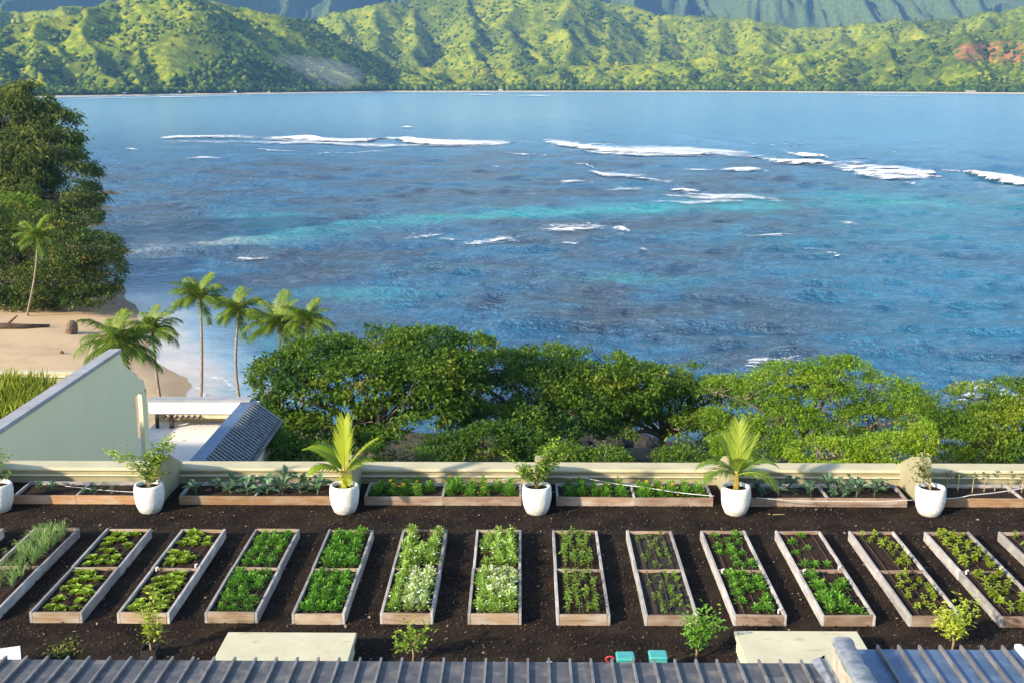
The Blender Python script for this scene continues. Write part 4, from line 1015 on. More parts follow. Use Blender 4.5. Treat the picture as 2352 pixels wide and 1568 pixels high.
m = MB(); m.bbox(XE - 0.05, XE + 0.22, 43, ylast, ZC - dz - 0.24, ZC - dz - 0.10, 0.03); under(m.build('gutter', 'metal_weathered'), ct)
m = MB(); m.box(Xi1 - 0.027, XE - 0.12, 43, ylast - 0.1, -17, ZC - dz - 0.12); under(m.build('outer_wall', 'stucco_sage'), ct)
m = MB(); m.prism([(Xi1 + 0.0, ZC - .1), (XE - .13, ZC - .12 - dz), (Xi1 + 0.0, ZC - .12 - dz)], 'y', ylast - 0.25, ylast - 0.02); under(m.build('gable_infill', 'stucco_sage'), ct)
for k in range(7):
    x, y = -16.9 + random.uniform(-.7, .5), 54.0 + random.uniform(-1.0, 1.0)
    m = MB(); m.bbox(-.25, .25, -.2, .2, 0, .35, .03); o = m.build('crate', 'wood_dark'); o.location = (x, y, FZ); o.rotation_euler.z = random.uniform(0, 3)
    tag(o, 'dark wooden crate piled on the courtyard floor', 'crate', 'crates piled in the courtyard')

# ------------------------------------------------------------------ roof garden deck
m = MB(); m.box(-44, 44, 12, 34.35, -17, -0.05); kind(m.build('garden_deck', 'stucco_sage'), 'structure')
mx = np.linspace(-30, 30, 240); my = np.linspace(17, 33.62, 90); MX, MY = np.meshgrid(mx, my)
MZ = (fbm(MX/1.3, MY/1.3, 4) - 0.5) * 0.05 + (fbm(MX/0.25, MY/0.25, 2) - 0.5) * 0.015
kind(obj('mulch_ground', np_mesh('mulch_ground', np.stack([MX, MY, MZ], -1).reshape(-1, 3), grid_faces(*MX.shape), 'mulch', True)), 'structure')
def chips(name, n, smin, smax, mat, label, ylo=20, yhi=33.4):
    P = np.stack([RS.uniform(-17, 17, n), RS.uniform(ylo, yhi, n), np.full(n, 0.012)], -1)
    P[:, 2] += (fbm(P[:, 0]/1.3, P[:, 1]/1.3, 4) - 0.5) * 0.05 + 0.004
    D = np.stack([RS.normal(0, 1, n), RS.normal(0, 1, n), RS.normal(0.15, .25, n)], -1)
    V, F, T = leaves_np(P, D, RS.uniform(smin, smax, n), RS.uniform(smin, smax, n) * 0.6, 0.0, RS.rand(n))
    o = kind(obj(name, np_mesh(name, V, F, mat, False, {'tint': T})), 'stuff'); return tag(o, label, 'mulch')
chips('fallen_leaves', 420, 0.07, 0.13, 'chip_light', 'dry fallen leaves scattered over the garden mulch')
chips('bark_chips', 34000, 0.03, 0.09, 'chip_dark', 'dark bark chips covering the roof garden paths')
chips('pale_bark_chips', 4000, 0.02, 0.065, 'chip_light', 'scattered pale wood chips among the dark mulch')

# parapet with coping, ledge and fins
par = tag(empty('garden_parapet', (0, 33.6, 0)), 'cream parapet wall along the far side of the roof garden', 'wall')
FIN_X = [(u - 1204) / FPX * (31.6 * math.cos(PITCH) + (HC - 0.7) * math.sin(PITCH)) for u in (-88, 355, 800, 1241, 1685, 2128, 2571)]
xs = [-24] + FIN_X + [24]
for a, b in zip(xs[:-1], xs[1:]):
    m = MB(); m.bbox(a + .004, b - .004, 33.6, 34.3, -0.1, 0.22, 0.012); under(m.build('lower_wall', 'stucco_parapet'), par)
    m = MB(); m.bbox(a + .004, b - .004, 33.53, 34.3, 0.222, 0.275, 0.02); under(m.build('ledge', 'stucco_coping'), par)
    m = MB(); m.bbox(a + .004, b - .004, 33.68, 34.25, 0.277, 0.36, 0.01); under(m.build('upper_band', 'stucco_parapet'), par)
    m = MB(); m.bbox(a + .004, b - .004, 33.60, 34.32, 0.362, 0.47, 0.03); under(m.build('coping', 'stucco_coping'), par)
for k, x in enumerate(FIN_X):
    m = MB(); m.prism([(31.72, -0.1), (31.72, 1.42), (31.95, 1.45), (32.75, 1.18), (33.9, 0.56), (34.1, 0.35), (34.1, -0.1)], 'x', x - 0.11, x + 0.11)
    under(m.build('fin', 'stucco_parapet'), par)

# cream slabs standing in the mulch by the near roof
def slab(u0, u1, v0, v1, h, label):
    p0 = at_z(u0, v0, h); p1 = at_z(u1, v0, h); q = at_z(u0, v1, h)
    root = tag(empty('cream_plinth', ((p0.x + p1.x) / 2, p0.y, 0)), label, 'plinth', 'cream plinths in the mulch')
    m = MB(); m.bbox(p0.x + .05, p1.x - .05, p0.y - 1.9, p0.y - .05, -0.05, h - 0.122, .015); under(m.build('base', 'stucco_cream'), root)
    m = MB(); m.bbox(p0.x, p1.x, p0.y - 2.0, p0.y, h - 0.12, h, 0.015); under(m.build('cover_slab', 'slab_cream'), root)
slab(524, 820, 1450, 1518, 0.45, 'cream plinth with rust stains left of the middle, beside the metal roof')
slab(1686, 1968, 1447, 1515, 0.45, 'cream plinth with two small dark marks right of the middle')

# near metal roofs, panel by panel
def seam_roof(label, x0, x1, yfar, ynear, zfar, znear, spacing, mat_p, mat_s, first=0.0, sh=0.065):
    root = tag(empty('metal_roof', ((x0 + x1) / 2, yfar, 0)), label, 'roof', 'standing seam roofs in the foreground')
    x = x0 + first; xs = [x0]
    while x < x1 - 0.02:
        if x > x0 + 0.02: xs.append(x)
        x += spacing
    xs.append(x1); panels = []
    for a, b in zip(xs[:-1], xs[1:]):
        m = MB(); m.prism([(yfar, zfar), (ynear, znear), (ynear, znear - .05), (yfar - .0, zfar - .12)], 'x', a + .002, b - .002); panels.append(under(m.build('roof_panel', mat_p), root))
    for q, a in enumerate(xs[1:-1]):
        m = MB(); w = 0.022; m.prism([(yfar + .035, zfar + sh), (ynear, znear + sh), (ynear, znear + .002), (yfar + .02, zfar - .04)], 'x', a - w, a + w); m.build('roof_seam', mat_s, panels[q])
    m = MB(); m.bbox(x0, x1, yfar - 0.02, yfar + 0.012, zfar - 0.16, zfar - 0.10, .008); under(m.build('eave_trim', mat_s), root)
    m = MB(); m.box(x0 + .05, x1 - .05, yfar - 3.0, yfar - 0.12, -0.1, min(zfar, znear) - 0.13); under(m.build('wall', 'stucco_sage'), root)
    return root
ZR = 0.9
yr = at_z(1200, 1519, ZR).y; xr1 = at_z(1880, 1519, ZR).x; xr0 = at_z(-60, 1519, ZR).x
seam_roof('weathered grey standing seam metal roof along the bottom edge', xr0, xr1, yr, yr - 3.2, ZR, ZR + 0.12, 0.405, 'metal_weathered', 'metal_seam', 0.17)
ZR2 = 1.0
yr2 = at_z(2000, 1490, ZR2).y; xq0 = at_z(1962, 1490, ZR2).x; xq1 = at_z(2420, 1490, ZR2).x
seam_roof('smooth blue standing seam metal roof in the lower right corner', xq0, xq1, yr2, yr2 - 3.6, ZR2, ZR2 - 0.05, 0.405, 'metal_blue', 'metal_seam', (at_z(2016, 1490, ZR2).x - xq0), 0.085)
# fin wall between the two roofs, capped with lead
fz = 1.62; fa = at_z(1914, 1463, fz); fb = at_z(1950, 1463, fz)
fw = tag(empty('roof_divider_wall', (fa.x, fa.y, 0)), 'weathered grey divider wall with lead cap between the two metal roofs', 'wall')
m = MB(); m.bbox(fa.x, fb.x, fa.y - 4, fa.y - .03, 0.0, fz - .16, .02); under(m.build('wall_core', 'concrete_fin'), fw)
m = MB()
prof = [(-.03, -.14), (-.03, -.01), (-.01, .01), (.14, .022), (.29, .01), (.31, -.01), (.31, -.14)]
s = (fb.x - fa.x) / 0.28
vs, fs, K = [], [], 26
for i in range(K):
    y = fa.y - i * 4.0 / (K - 1); w = 0.012 * math.sin(i * 1.9) + 0.01 * math.sin(i * 0.7 + 1)
    for (px, pz) in prof: vs.append((fa.x + px * s + w, y, fz + pz + 0.010 * math.sin(i * 2.7 + px * 20)))
for i in range(K - 1):
    for j in range(len(prof) - 1): fs.append((i*7+j, i*7+j+1, (i+1)*7+j+1, (i+1)*7+j))
fs.append(tuple(range(7))); m.add(vs, fs); under(m.build('lead_cap', 'lead_flashing', None, True), fw)
m = MB()
fl = [at_z(1880, 1513, 0.96), at_z(1911, 1513, 0.96)]
m.prism([(fl[0].x - .12, .905), (fl[0].x + .02, .98), (fl[0].x + .16, .93), (fa.x - .012, 1.02), (fa.x - .012, .90), (fl[0].x - .12, .86)], 'y', fl[0].y + .06, fl[0].y - 3)
under(m.build('side_flashing', 'lead_flashing'), fw)
m = MB(); m.prism([(fb.x + .045, 1.03), (fb.x + .045, 1.2), (fb.x + .16, 1.12), (fb.x + .32, 1.05), (fb.x + .32, 1.02)], 'y', yr2 + .12, yr2 - 3); under(m.build('step_flashing', 'metal_blue'), fw)
p = at_z(2345, 1496, 1.1)
m = MB(); m.bbox(p.x - .08, p.x + .06, p.y - 3, p.y + .15, 1.09, 1.2, .02); tag(m.build('ridge_strip', 'plastic_white'), 'white metal strip on the blue roof at the right edge', 'trim')

# ------------------------------------------------------------------ raised beds
PL = {}
def plank_mesh(L, h, th, mat, vseed=0):
    key = (round(L, 3), h, th, mat, vseed)
    if key not in PL:
        m = MB(); m.bbox(-L/2, L/2, -th/2, th/2, 0, h, 0.007)
        rr = random.Random(vseed * 7 + 3)
        m.v = [(x, y + 0.006 * math.sin(x * 2.1 + vseed), z + (0.008 * math.sin(x * 1.7 + vseed) if z > h * 0.5 else 0)) for x, y, z in m.v]
        PL[key] = m.mesh('plank', mat)
    return PL[key]
def soil_mesh(w, l, mat):
    key = ('soil', w, l, mat)
    if key not in PL:
        xs_, ys_ = np.linspace(-w/2, w/2, 14), np.linspace(-l/2, l/2, 26); a, b = np.meshgrid(xs_, ys_)
        z = (fbm(a/0.35 + 5, b/0.35, 4) - .5) * 0.07
        PL[key] = np_mesh('soil', np.stack([a, b, z], -1).reshape(-1, 3), grid_faces(*a.shape), mat, True)
    return PL[key]
BH, TH, BW, BL = 0.26, 0.065, 1.19, 5.05
def raised_bed(cx, cy, w, l, label, end_mat, side_mat, soil='soil', rot=0.0, drip=3, group='raised beds in the front row', long_ends=None):
    root = tag(empty('raised_bed', (cx, cy, 0), rot), label, 'raised bed', group)
    vs = random.randrange(6)
    for sx in (-1, 1):
        for sy in (-1, 1):
            ll = l / 2 - 0.004
            o = obj('plank', plank_mesh(ll, BH, TH, side_mat, (vs + sx + sy) % 6), root, (sx * (w/2 - TH/2), sy * (l/4), 0), (0, 0, math.pi/2))
    for sy in (-1, 1):
        obj('plank', plank_mesh(w - 2*TH - 0.004, BH - 0.004, TH, end_mat, vs), root, (0, sy * (l/2 - TH/2), 0))
    obj('divider', plank_mesh(w - 2*TH - 0.004, BH - 0.012, TH * 0.8, end_mat, (vs + 1) % 6), root, (0, 0, 0))
    for sy in (-1, 1):
        obj('soil', soil_mesh(round(w - 2*TH, 3), round(l/2 - TH*1.5, 3), soil), root, (0, sy * (l/4 - TH*0.25), 0.185))
    if drip:
        if 'drip' + str(round(l, 1)) not in PL:
            m = MB(); q = l/2 - 0.14
            m.tube([(random.uniform(-.015, .015), -q + 2*q*i/9, 0.012 * math.sin(i * 1.3)) for i in range(10)], [0.010] * 10, 5); PL['drip' + str(round(l, 1))] = m.mesh('drip_line', 'drip_brown')
        for k in range(drip): obj('drip_line', PL['drip' + str(round(l, 1))], root, ((k - (drip-1)/2) * w * 0.28, 0, 0.225))
    return root
Y0 = 24.23
ORD = ['first', 'second', 'third', 'fourth', 'fifth', 'sixth', 'seventh', 'eighth', 'ninth', 'tenth', 'eleventh', 'twelfth', 'thirteenth', 'fourteenth', 'fifteenth']
BED_TXT = ['whose corner just shows at the left edge', 'full of blue green onion tufts', 'with spaced lettuce heads, left of its twin', 'with spaced lettuce heads, behind a leafy sapling', 'of bushy bright green herbs',
           'packed with dense green herbs', 'of pale flowering plants, left of its twin', 'of pale flowering plants with a bare gap', 'with upright thin seedlings in rows', 'with tiny sparse seedlings on dark soil',
           'with leafy clumps filling its near half', 'with scattered leafy clumps, right of centre', 'of sparse yellow green seedlings', 'of yellow green pepper plants near the right edge', 'cut off by the right edge']
ENDM = ['wood_tan'] * 6 + ['wood_tan', 'wood_tan', 'wood_tan', 'wood_brown', 'wood_brown', 'wood_brown', 'wood_brown', 'wood_brown', 'wood_brown']
BEDX = []
for i in range(15):
    x = -1.22 + 1.963 * (i - 7) + BW / 2
    BEDX.append(x)
    b = raised_bed(x + random.uniform(-.02, .02), Y0 + BL/2 + random.uniform(-.03, .03), BW, BL, 'wooden raised bed %s, %s from the left' % (BED_TXT[i], ORD[i]), ENDM[i], 'wood_grey', 'soil_grey' if i in (9,) else 'soil', random.uniform(-.004, .004))
    if i in (3, 10, 11, 13):
        for (dx, dy) in ((-.45, -.1), (.45, -2.3 if i == 10 else .1)):
            m = MB(); m.tube([(dx, dy, .2), (dx, dy, .30), (dx + .05, dy, .31)], [.018, .018, .016], 7); m.build('valve', 'plastic_white', b)
# beds along the parapet (long side across)
def px2x(u, y, z): return (u - 1204) / FPX * (y * math.cos(PITCH) + (HC - z) * math.sin(PITCH))
BACK = [(-260, -22, 'wood_orange', 'left of the first white pot'), (26, 318, 'wood_orange', 'with a few stems behind the leafy potted shrub'), (410, 762, 'wood_orange', 'of blue green kale left of the yellow palm'),
        (838, 1200, 'wood_brown', 'of marigolds right of the yellow palm'), (1280, 1640, 'wood_brown', 'of marigolds left of the green potted palm'), (1724, 2084, 'wood_brown', 'of straggly greens right of the green potted palm'), (2168, 2530, 'wood_orange', 'with thin staked seedlings at the right edge')]
BKX = []
for (u0, u1, em, txt) in BACK:
    x0, x1 = px2x(u0, 31.75, .2), px2x(u1, 31.75, .2); cx, l = (x0 + x1)/2, x1 - x0
    r = tag(empty('raised_bed', (cx, 32.38, 0)), 'wooden raised bed ' + txt + ', along the parapet', 'raised bed', 'raised beds along the parapet')
    for sy in (-1, 1):
        for sx in (-1, 1): obj('plank', plank_mesh(l/2 - .003, BH, TH, em if sy < 0 else 'wood_grey', random.randrange(6)), r, (sx * l/4, sy * (0.62 - TH/2), 0))
    for sx in (-1, 1): obj('plank', plank_mesh(1.24 - 2*TH - .004, BH - .004, TH, 'wood_grey', 1), r, (sx * (l/2 - TH/2), 0, 0), (0, 0, math.pi/2))
    obj('divider', plank_mesh(1.24 - 2*TH - .004, BH - .01, TH, 'wood_grey', 2), r, (0, 0, 0), (0, 0, math.pi/2))
    for sx in (-1, 1): obj('soil', soil_mesh(round(l/2 - TH*1.5, 2), 1.1, 'soil'), r, (sx * (l/4 - TH*.25), 0, .17))
    BKX.append((cx, l))

# ------------------------------------------------------------------ crops, each plant an object of its own
def variants(fn, n=4): return [fn(random.Random(100 + i)) for i in range(n)]
def v_dir(rng, lo=0.2, hi=1.0):
    a = rng.uniform(0, 6.283); e = rng.uniform(lo, hi); return Vector((math.cos(a) * math.cos(e), math.sin(a) * math.cos(e), math.sin(e)))
def mk_lettuce(rng):
    m = MB()
    for ring, (n, L, e) in enumerate([(8, .19, .35), (7, .16, .75), (5, .11, 1.15)]):
        for k in range(n):
            a = 6.283 * k / n + rng.uniform(-.3, .3); ee = e + rng.uniform(-.15, .15)
            d = Vector((math.cos(a)*math.cos(ee), math.sin(a)*math.cos(ee), math.sin(ee)))
            m.leaf((0, 0, .01), d, L * rng.uniform(.85, 1.2), L * .75, .2, .25 + .2 * ring + rng.uniform(-.1, .2), 0, .25)
    return m.mesh('lettuce', 'leaf_lettuce')
def mk_bush(nm, mat, R, H, n, L, W, flower=None, nf=0, t0=.35):
    def f(rng):
        m = MB()
        for k in range(n):
            d = v_dir(rng, 0.0, 1.5); q = Vector((d.x * R, d.y * R, max(0.02, d.z * H))) * rng.uniform(.45, 1.0)
            dd = Vector((d.x, d.y, d.z * .8 + .35)) + Vector((rng.uniform(-.7, .7), rng.uniform(-.7, .7), rng.uniform(-.3, .5)))
            m.leaf(q, dd, L * rng.uniform(.7, 1.3), W * rng.uniform(.8, 1.2), .25, t0 + .25 * (q.z / H) + rng.uniform(-.2, .25)); m.add([(0, 0, 0), tuple(q), (q.x + .006, q.y, q.z)], [(0, 1, 2)], .3)
        for k in range(9): m.tube([(0, 0, 0), (math.cos(k * .7) * R * .75 * rng.random(), math.sin(k * .7) * R * .75 * rng.random(), H * rng.uniform(.3, .8))], [.008, .004], 4)
        me = m.mesh(nm, mat)
        if flower:
            fm = MB()
            for k in range(nf):
                d = v_dir(rng, .35, 1.5); q = Vector((d.x * R, d.y * R, d.z * H)) * rng.uniform(.95, 1.1)
                for j in range(4):
                    a = j * 1.57 + rng.uniform(0, 1); fm.leaf(q, (math.cos(a), math.sin(a), .4), .035, .03, .1, .5)
            return me, fm.mesh('flowers', flower)
        return me, None
    return f
def mk_seedling(nm, mat, H, nl, L, W):
    def f(rng):
        m = MB(); s = rng.randint(1, 3)
        for j in range(s):
            tip = Vector((rng.uniform(-.08, .08), rng.uniform(-.08, .08), H * rng.uniform(.75, 1.1))); b = Vector((rng.uniform(-.04, .04), rng.uniform(-.04, .04), 0))
            m.tube([b, b.lerp(tip, .5) + Vector((rng.uniform(-.02, .02), 0, 0)), tip], [.009, .007, .004], 4, .3)
            for k in range(nl):
                t = rng.uniform(.3, 1.0); d = v_dir(rng, -.1, .9); m.leaf(b.lerp(tip, t), d, L * rng.uniform(.7, 1.25), W, .3, .45 + rng.uniform(-.25, .35))
        return m.mesh(nm, mat), None
    return f
def mk_onion(rng):
    m = MB()
    for k in range(26):
        a = rng.uniform(0, 6.283); r = rng.uniform(.1, .34); h = rng.uniform(.28, .6); b = Vector((rng.uniform(-.06, .06), rng.uniform(-.06, .06), 0)); o = Vector((math.cos(a), math.sin(a), 0))
        m.blade([b, b + o * r * .3 + Vector((0, 0, h * .6)), b + o * r * .75 + Vector((0, 0, h)), b + o * r * 1.3 + Vector((0, 0, h * rng.uniform(.6, .95)))], .03, .5 + rng.uniform(-.35, .4))
    return m.mesh('onion_plant', 'leaf_onion'), None
def mk_kale(rng):
    m = MB()
    for k in range(11):
        a = k * 2.4 + rng.uniform(-.3, .3); e = rng.uniform(.35, 1.25); L = rng.uniform(.25, .42); d = Vector((math.cos(a)*math.cos(e), math.sin(a)*math.cos(e), math.sin(e))); b = Vector((0, 0, rng.uniform(.05, .22)))
        m.tube([b, b + d * L * .5], [.012, .008], 4, .6); m.leaf(b + d * L * .35, d + Vector((0, 0, -.15)), L, L * .5, .35, .4 + rng.uniform(-.3, .5), rng.uniform(-.4, .4), .2)
    m.tube([(0, 0, 0), (0, 0, .25)], [.015, .012], 5, .7)
    return m.mesh('kale_plant', 'leaf_kale'), None
KINDS = {
 'lettuce': [(x, None) for x in variants(mk_lettuce)],
 'herb_plant': variants(mk_bush('herb_plant', 'leaf_parsley', .19, .20, 90, .085, .042)),
 'flowering_plant': variants(mk_bush('flowering_plant', 'leaf_pale', .15, .26, 90, .095, .036, 'petal_white', 1, .3)),
 'bloom': variants(mk_bush('flowering_plant', 'leaf_pale', .17, .28, 90, .09, .036, 'petal_white', 3, .7)),
 'seedling': variants(mk_seedling('seedling', 'leaf_seedling', .26, 9, .11, .045)),
 'small_seedling': variants(mk_seedling('seedling', 'leaf_seedling', .17, 7, .09, .04)),
 'leafy': variants(mk_bush('leafy_green', 'leaf_parsley', .16, .18, 50, .11, .05, None, 0, .5)),
 'pepper_plant': variants(mk_seedling('pepper_plant', 'leaf_pepper', .24, 13, .14, .062)),
 'onion_plant': variants(mk_onion),
 'kale_plant': variants(mk_kale),
 'marigold': variants(mk_bush('marigold', 'leaf_marigold', .20, .34, 130, .07, .04, 'petal_orange', 5, .35)),
 'plain_marigold': variants(mk_bush('marigold', 'leaf_marigold', .21, .34, 130, .07, .04, None, 0, .4)),
 'straggly_green': variants(mk_seedling('straggly_green', 'leaf_kale', .30, 10, .17, .075)),
}
OBJNAME = {'bloom': 'flowering_plant', 'small_seedling': 'seedling', 'plain_marigold': 'marigold', 'leafy': 'leafy_green'}
CAT = {'lettuce': 'lettuce', 'herb_plant': 'herb', 'flowering_plant': 'flower plant', 'bloom': 'flower plant', 'seedling': 'seedling', 'small_seedling': 'seedling', 'leafy': 'leafy plant', 'pepper_plant': 'pepper plant', 'onion_plant': 'onion', 'kale_plant': 'kale', 'marigold': 'marigold', 'plain_marigold': 'marigold', 'straggly_green': 'leafy plant'}
def plant(kd, x, y, label, group, s=1.0, z=0.185):
    me, fl = random.choice(KINDS[kd]); sc = s * random.uniform(.8, 1.2)
    o = obj(OBJNAME.get(kd, kd), me, None, (x, y, z), (random.uniform(-.12, .12), random.uniform(-.12, .12), random.uniform(0, 6.28))); o.scale = (sc, sc, sc * random.uniform(.9, 1.1))
    tag(o, label, CAT[kd], group)
    if fl: kind(obj('flowers', fl, o), 'stuff')
    return o
def rows(i, half, kd, cols, nrow, label, s=1.0, drop=0.0, jit=.05, cw=.9, only=None):
    y0 = Y0 + .18 + (BL/2) * half; yy = BL/2 - .34
    for c in range(cols):
        for r in range(nrow):
            if random.random() < drop or (only and not only(c, r)): continue
            x = BEDX[i] + ((c + .5)/cols - .5) * cw + random.uniform(-jit, jit); y = y0 + yy * (r + .5)/nrow + random.uniform(-jit, jit)*1.3
            plant(kd, x, y, label, 'plants in the %s raised bed' % ORD[i], s)
NEAR, FAR = 0, 1
def lab(what, i, h): return '%s in %s half of %s raised bed from left' % (what, 'near' if h == NEAR else 'far', ORD[i])
rows(1, FAR, 'onion_plant', 3, 6, lab('arching blue green onion tuft', 1, FAR), .72, .1)
rows(1, NEAR, 'onion_plant', 3, 6, lab('arching blue green onion tuft', 1, NEAR), .66, .0, only=lambda c, r: r > 2)
for h in (0, 1):
    rows(2, h, 'lettuce', 3, 6, lab('round lettuce head', 2, h), 1.05, .2, .06, .8)
    rows(3, h, 'lettuce', 3, 7, lab('round lettuce head', 3, h), 1.05, .12, .06, .8)
    rows(4, h, 'herb_plant', 3, 6, lab('bushy bright green herb', 4, h), .88, .06)
    rows(5, h, 'herb_plant', 3, 7, lab('dense green herb clump', 5, h), .98, .04)
    rows(8, h, 'seedling', 4, 8, lab('thin upright green seedling', 8, h), .9, .15, .04, .8)
    rows(9, h, 'small_seedling', 4, 8, lab('tiny green seedling on dark soil', 9, h), .85, .25, .06, .8)
    rows(12, h, 'pepper_plant', 3, 7, lab('sparse yellow green seedling', 12, h), .78, .2, .07, .8)
    rows(13, h, 'pepper_plant', 3, 7, lab('leafy yellow green pepper plant', 13, h), .98, .22, .07, .8)
    rows(0, h, 'onion_plant', 2, 4, lab('onion tuft', 0, h), .8, .3)
    rows(14, h, 'seedling', 3, 6, lab('green seedling', 14, h), .95, .2)
rows(6, FAR, 'flowering_plant', 3, 7, lab('pale green flowering plant', 6, FAR), 1.08, .0, only=lambda c, r: not (c == 1 and r > 3) and not (c == 2 and r == 2))
rows(6, NEAR, 'flowering_plant', 3, 8, lab('pale green flowering plant', 6, NEAR), 1.05, .0, only=lambda c, r: c == 0)
rows(6, NEAR, 'bloom', 3, 8, lab('white blooming plant', 6, NEAR), 1.1, .0, only=lambda c, r: c > 0)
rows(7, FAR, 'flowering_plant', 3, 7, lab('pale green flowering plant', 7, FAR), 1.08, .0, only=lambda c, r: c > 0 or r in (0, 3, 4, 5))
rows(7, NEAR, 'flowering_plant', 4, 8, lab('pale green flowering plant', 7, NEAR), 1.0, .0, only=lambda c, r: c == 0 or r < 2)
rows(7, NEAR, 'bloom', 4, 8, lab('white blooming plant', 7, NEAR), 1.0, .0, only=lambda c, r: c > 0 and r >= 2)
rows(10, FAR, 'leafy', 3, 6, lab('leafy green clump', 10, FAR), .8, .45); rows(10, NEAR, 'leafy', 3, 6, lab('leafy green clump', 10, NEAR), .95, .12)
rows(11, FAR, 'leafy', 3, 6, lab('leafy green clump', 11, FAR), .8, .45); rows(11, NEAR, 'leafy', 3, 6, lab('leafy green clump', 11, NEAR), 1.05, .28)
# crops along the parapet
def back_rows(i, kd, n, rws, label, s=1.0, drop=0.0, sel=None):
    cx, l = BKX[i]
    for c in range(n):
        for r in range(rws):
            if random.random() < drop: continue
            x = cx + ((c + .5)/n - .5) * (l - .35) + random.uniform(-.06, .06)
            if abs(x - cx) < .13: x += .16
            k = kd if isinstance(kd, str) else random.choice(kd)
            plant(k, x, 32.38 + ((r + .5)/rws - .5) * .95 + random.uniform(-.05, .05), label, 'plants in the beds along the parapet', s, .17)
back_rows(1, 'straggly_green', 7, 2, 'lone thin stem with few leaves in the bed behind the leafy potted shrub', .8, .45)
back_rows(2, 'kale_plant', 8, 2, 'blue green kale in the parapet bed left of the yellow palm', .95, .05)
back_rows(3, ('marigold', 'plain_marigold'), 11, 3, 'round bright marigold plant in the bed right of the yellow palm', 1.0, .08)
back_rows(4, ('marigold', 'plain_marigold'), 11, 3, 'round bright marigold plant in the bed left of the green potted palm', 1.0, .08)
back_rows(5, ('straggly_green', 'kale_plant'), 9, 2, 'straggly dark leafy plant in the bed right of the green potted palm', .95, .25)
cx, l = BKX[6]
for k in range(7):
    x = cx - l/2 + .35 + k * .36
    st = tag(empty('staked_seedling', (x, 32.6 + .1 * math.sin(k * 2), .17)), 'thin seedling tied to a pale stake by the right edge pot', 'seedling', 'staked seedlings at the right')
    m = MB(); h = random.uniform(.4, .62); m.tube([(0, 0, 0), (.02, 0, h)], [.014, .012], 5); m.build('stake', 'stem_tan', st)
    m = MB(); rg = random.Random(k)
    for j in range(12): m.leaf((.02, 0, h * rg.uniform(.7, 1.05)), v_dir(rg, -.2, .9), .16, .07, .3, rg.random())
    m.build('foliage', 'leaf_kale', st)

# ------------------------------------------------------------------ white pots with their plants
def pot_parts(root, r=.415, h=.82, seed=0):
    m = MB(); prof = [(r*.60, 0), (r*.72, .05*h), (r*.90, .28*h), (r*.985, .55*h), (r, .76*h), (r*.965, .94*h), (r*.91, .995*h), (r*.83, h), (r*.78, .97*h), (r*.77, .86*h)]
    m.lathe(prof, 36, wob=lambda w, z: .008 * math.sin(5*w + seed) * math.sin(z*9 + seed) + .006 * math.sin(11*w + z*23))
    p = m.build('pot', 'pot_white', root, True)
    m = MB(); n = 28; m.add([(r*.775*math.cos(6.283*k/n), r*.775*math.sin(6.283*k/n), .87*h) for k in range(n)], [tuple(range(n))]); m.build('soil', 'soil', p)
def twig_foliage(m, wood, b, tip, rng, n, L, W, tint=.5, curl=0.0, r0=.02, spread=.05):
    b, tip = Vector(b), Vector(tip); mid = b.lerp(tip, .5) + Vector((rng.uniform(-.05, .05), rng.uniform(-.05, .05), curl)); pts = []
    for i in range(7):
        t = i/6; pts.append(b*(1-t)**2 + mid*2*t*(1-t) + tip*t*t)
    wood.tube(pts, [r0*(1 - .8*i/6) for i in range(7)], 5)
    for k in range(n):
        t = .18 + .82 * (k + rng.random()) / n; x = t*6; j = min(int(x), 5); q = pts[j].lerp(pts[j+1], x - j) + Vector((rng.gauss(0, spread), rng.gauss(0, spread), rng.gauss(0, spread)))
        d = v_dir(rng, -.2, 1.0); m.leaf(q, d, L * rng.uniform(.7, 1.25), W, .25, min(1, max(0, tint + rng.uniform(-.3, .3) + .35 * (t - .6))), rng.uniform(-.5, .5))
PY = 31.22
def potx(u): return px2x(u, PY, .4)
def pot_shrub(name, label, u, twigs, n, L, W, mat, seed, stem='bark_thin', tint=.5, spread=.05, rz=0):
    rng = random.Random(seed); root = tag(empty(name, (potx(u), PY, 0)), label, 'potted plant', 'white pots along the parapet')
    pot_parts(root, seed=seed); lf, wd = MB(), MB(); cz = .72
    for (du, v, tn, cnt) in twigs:
        q = at_y(u + du, v, PY + rng.uniform(-.15, .15)); tip = Vector((q.x - potx(u), q.y - PY, q.z))
        st = Vector((tip.x * .12, tip.y * .1, min(cz + (tip.z - cz) * .35, 1.15)))
        wd.tube([(0, 0, .68), tuple(st)], [.022, .018], 6)
        twig_foliage(lf, wd, st, tip, rng, cnt, L, W, tn, .05, .016, spread)
    wd.build('stem', stem, root, True); lf.build('foliage', mat, root); return root
pot_shrub('potted_shrub', 'white pot at the left edge with drooping green leaves', -7, [(28, 1045, .6, 30), (35, 1085, .4, 30), (10, 1030, .7, 30), (-30, 1050, .5, 30)], 30, .13, .06, 'leaf_citrus', 1)
pot_shrub('potted_shrub', 'white pot with a spreading citrus shrub, second pot from left', 343, [(-98, 1032, .95, 95), (52, 1000, .95, 95), (15, 1020, .5, 110), (-8, 1040, .45, 110), (60, 1020, .8, 70), (35, 1012, .8, 90), (-55, 1035, .6, 70), (52, 1078, .15, 26), (28, 1050, .45, 60), (-20, 1075, .5, 50), (5, 1085, .6, 60), (22, 1095, .3, 40)], 60, .13, .068, 'leaf_citrus', 2, spread=.07)
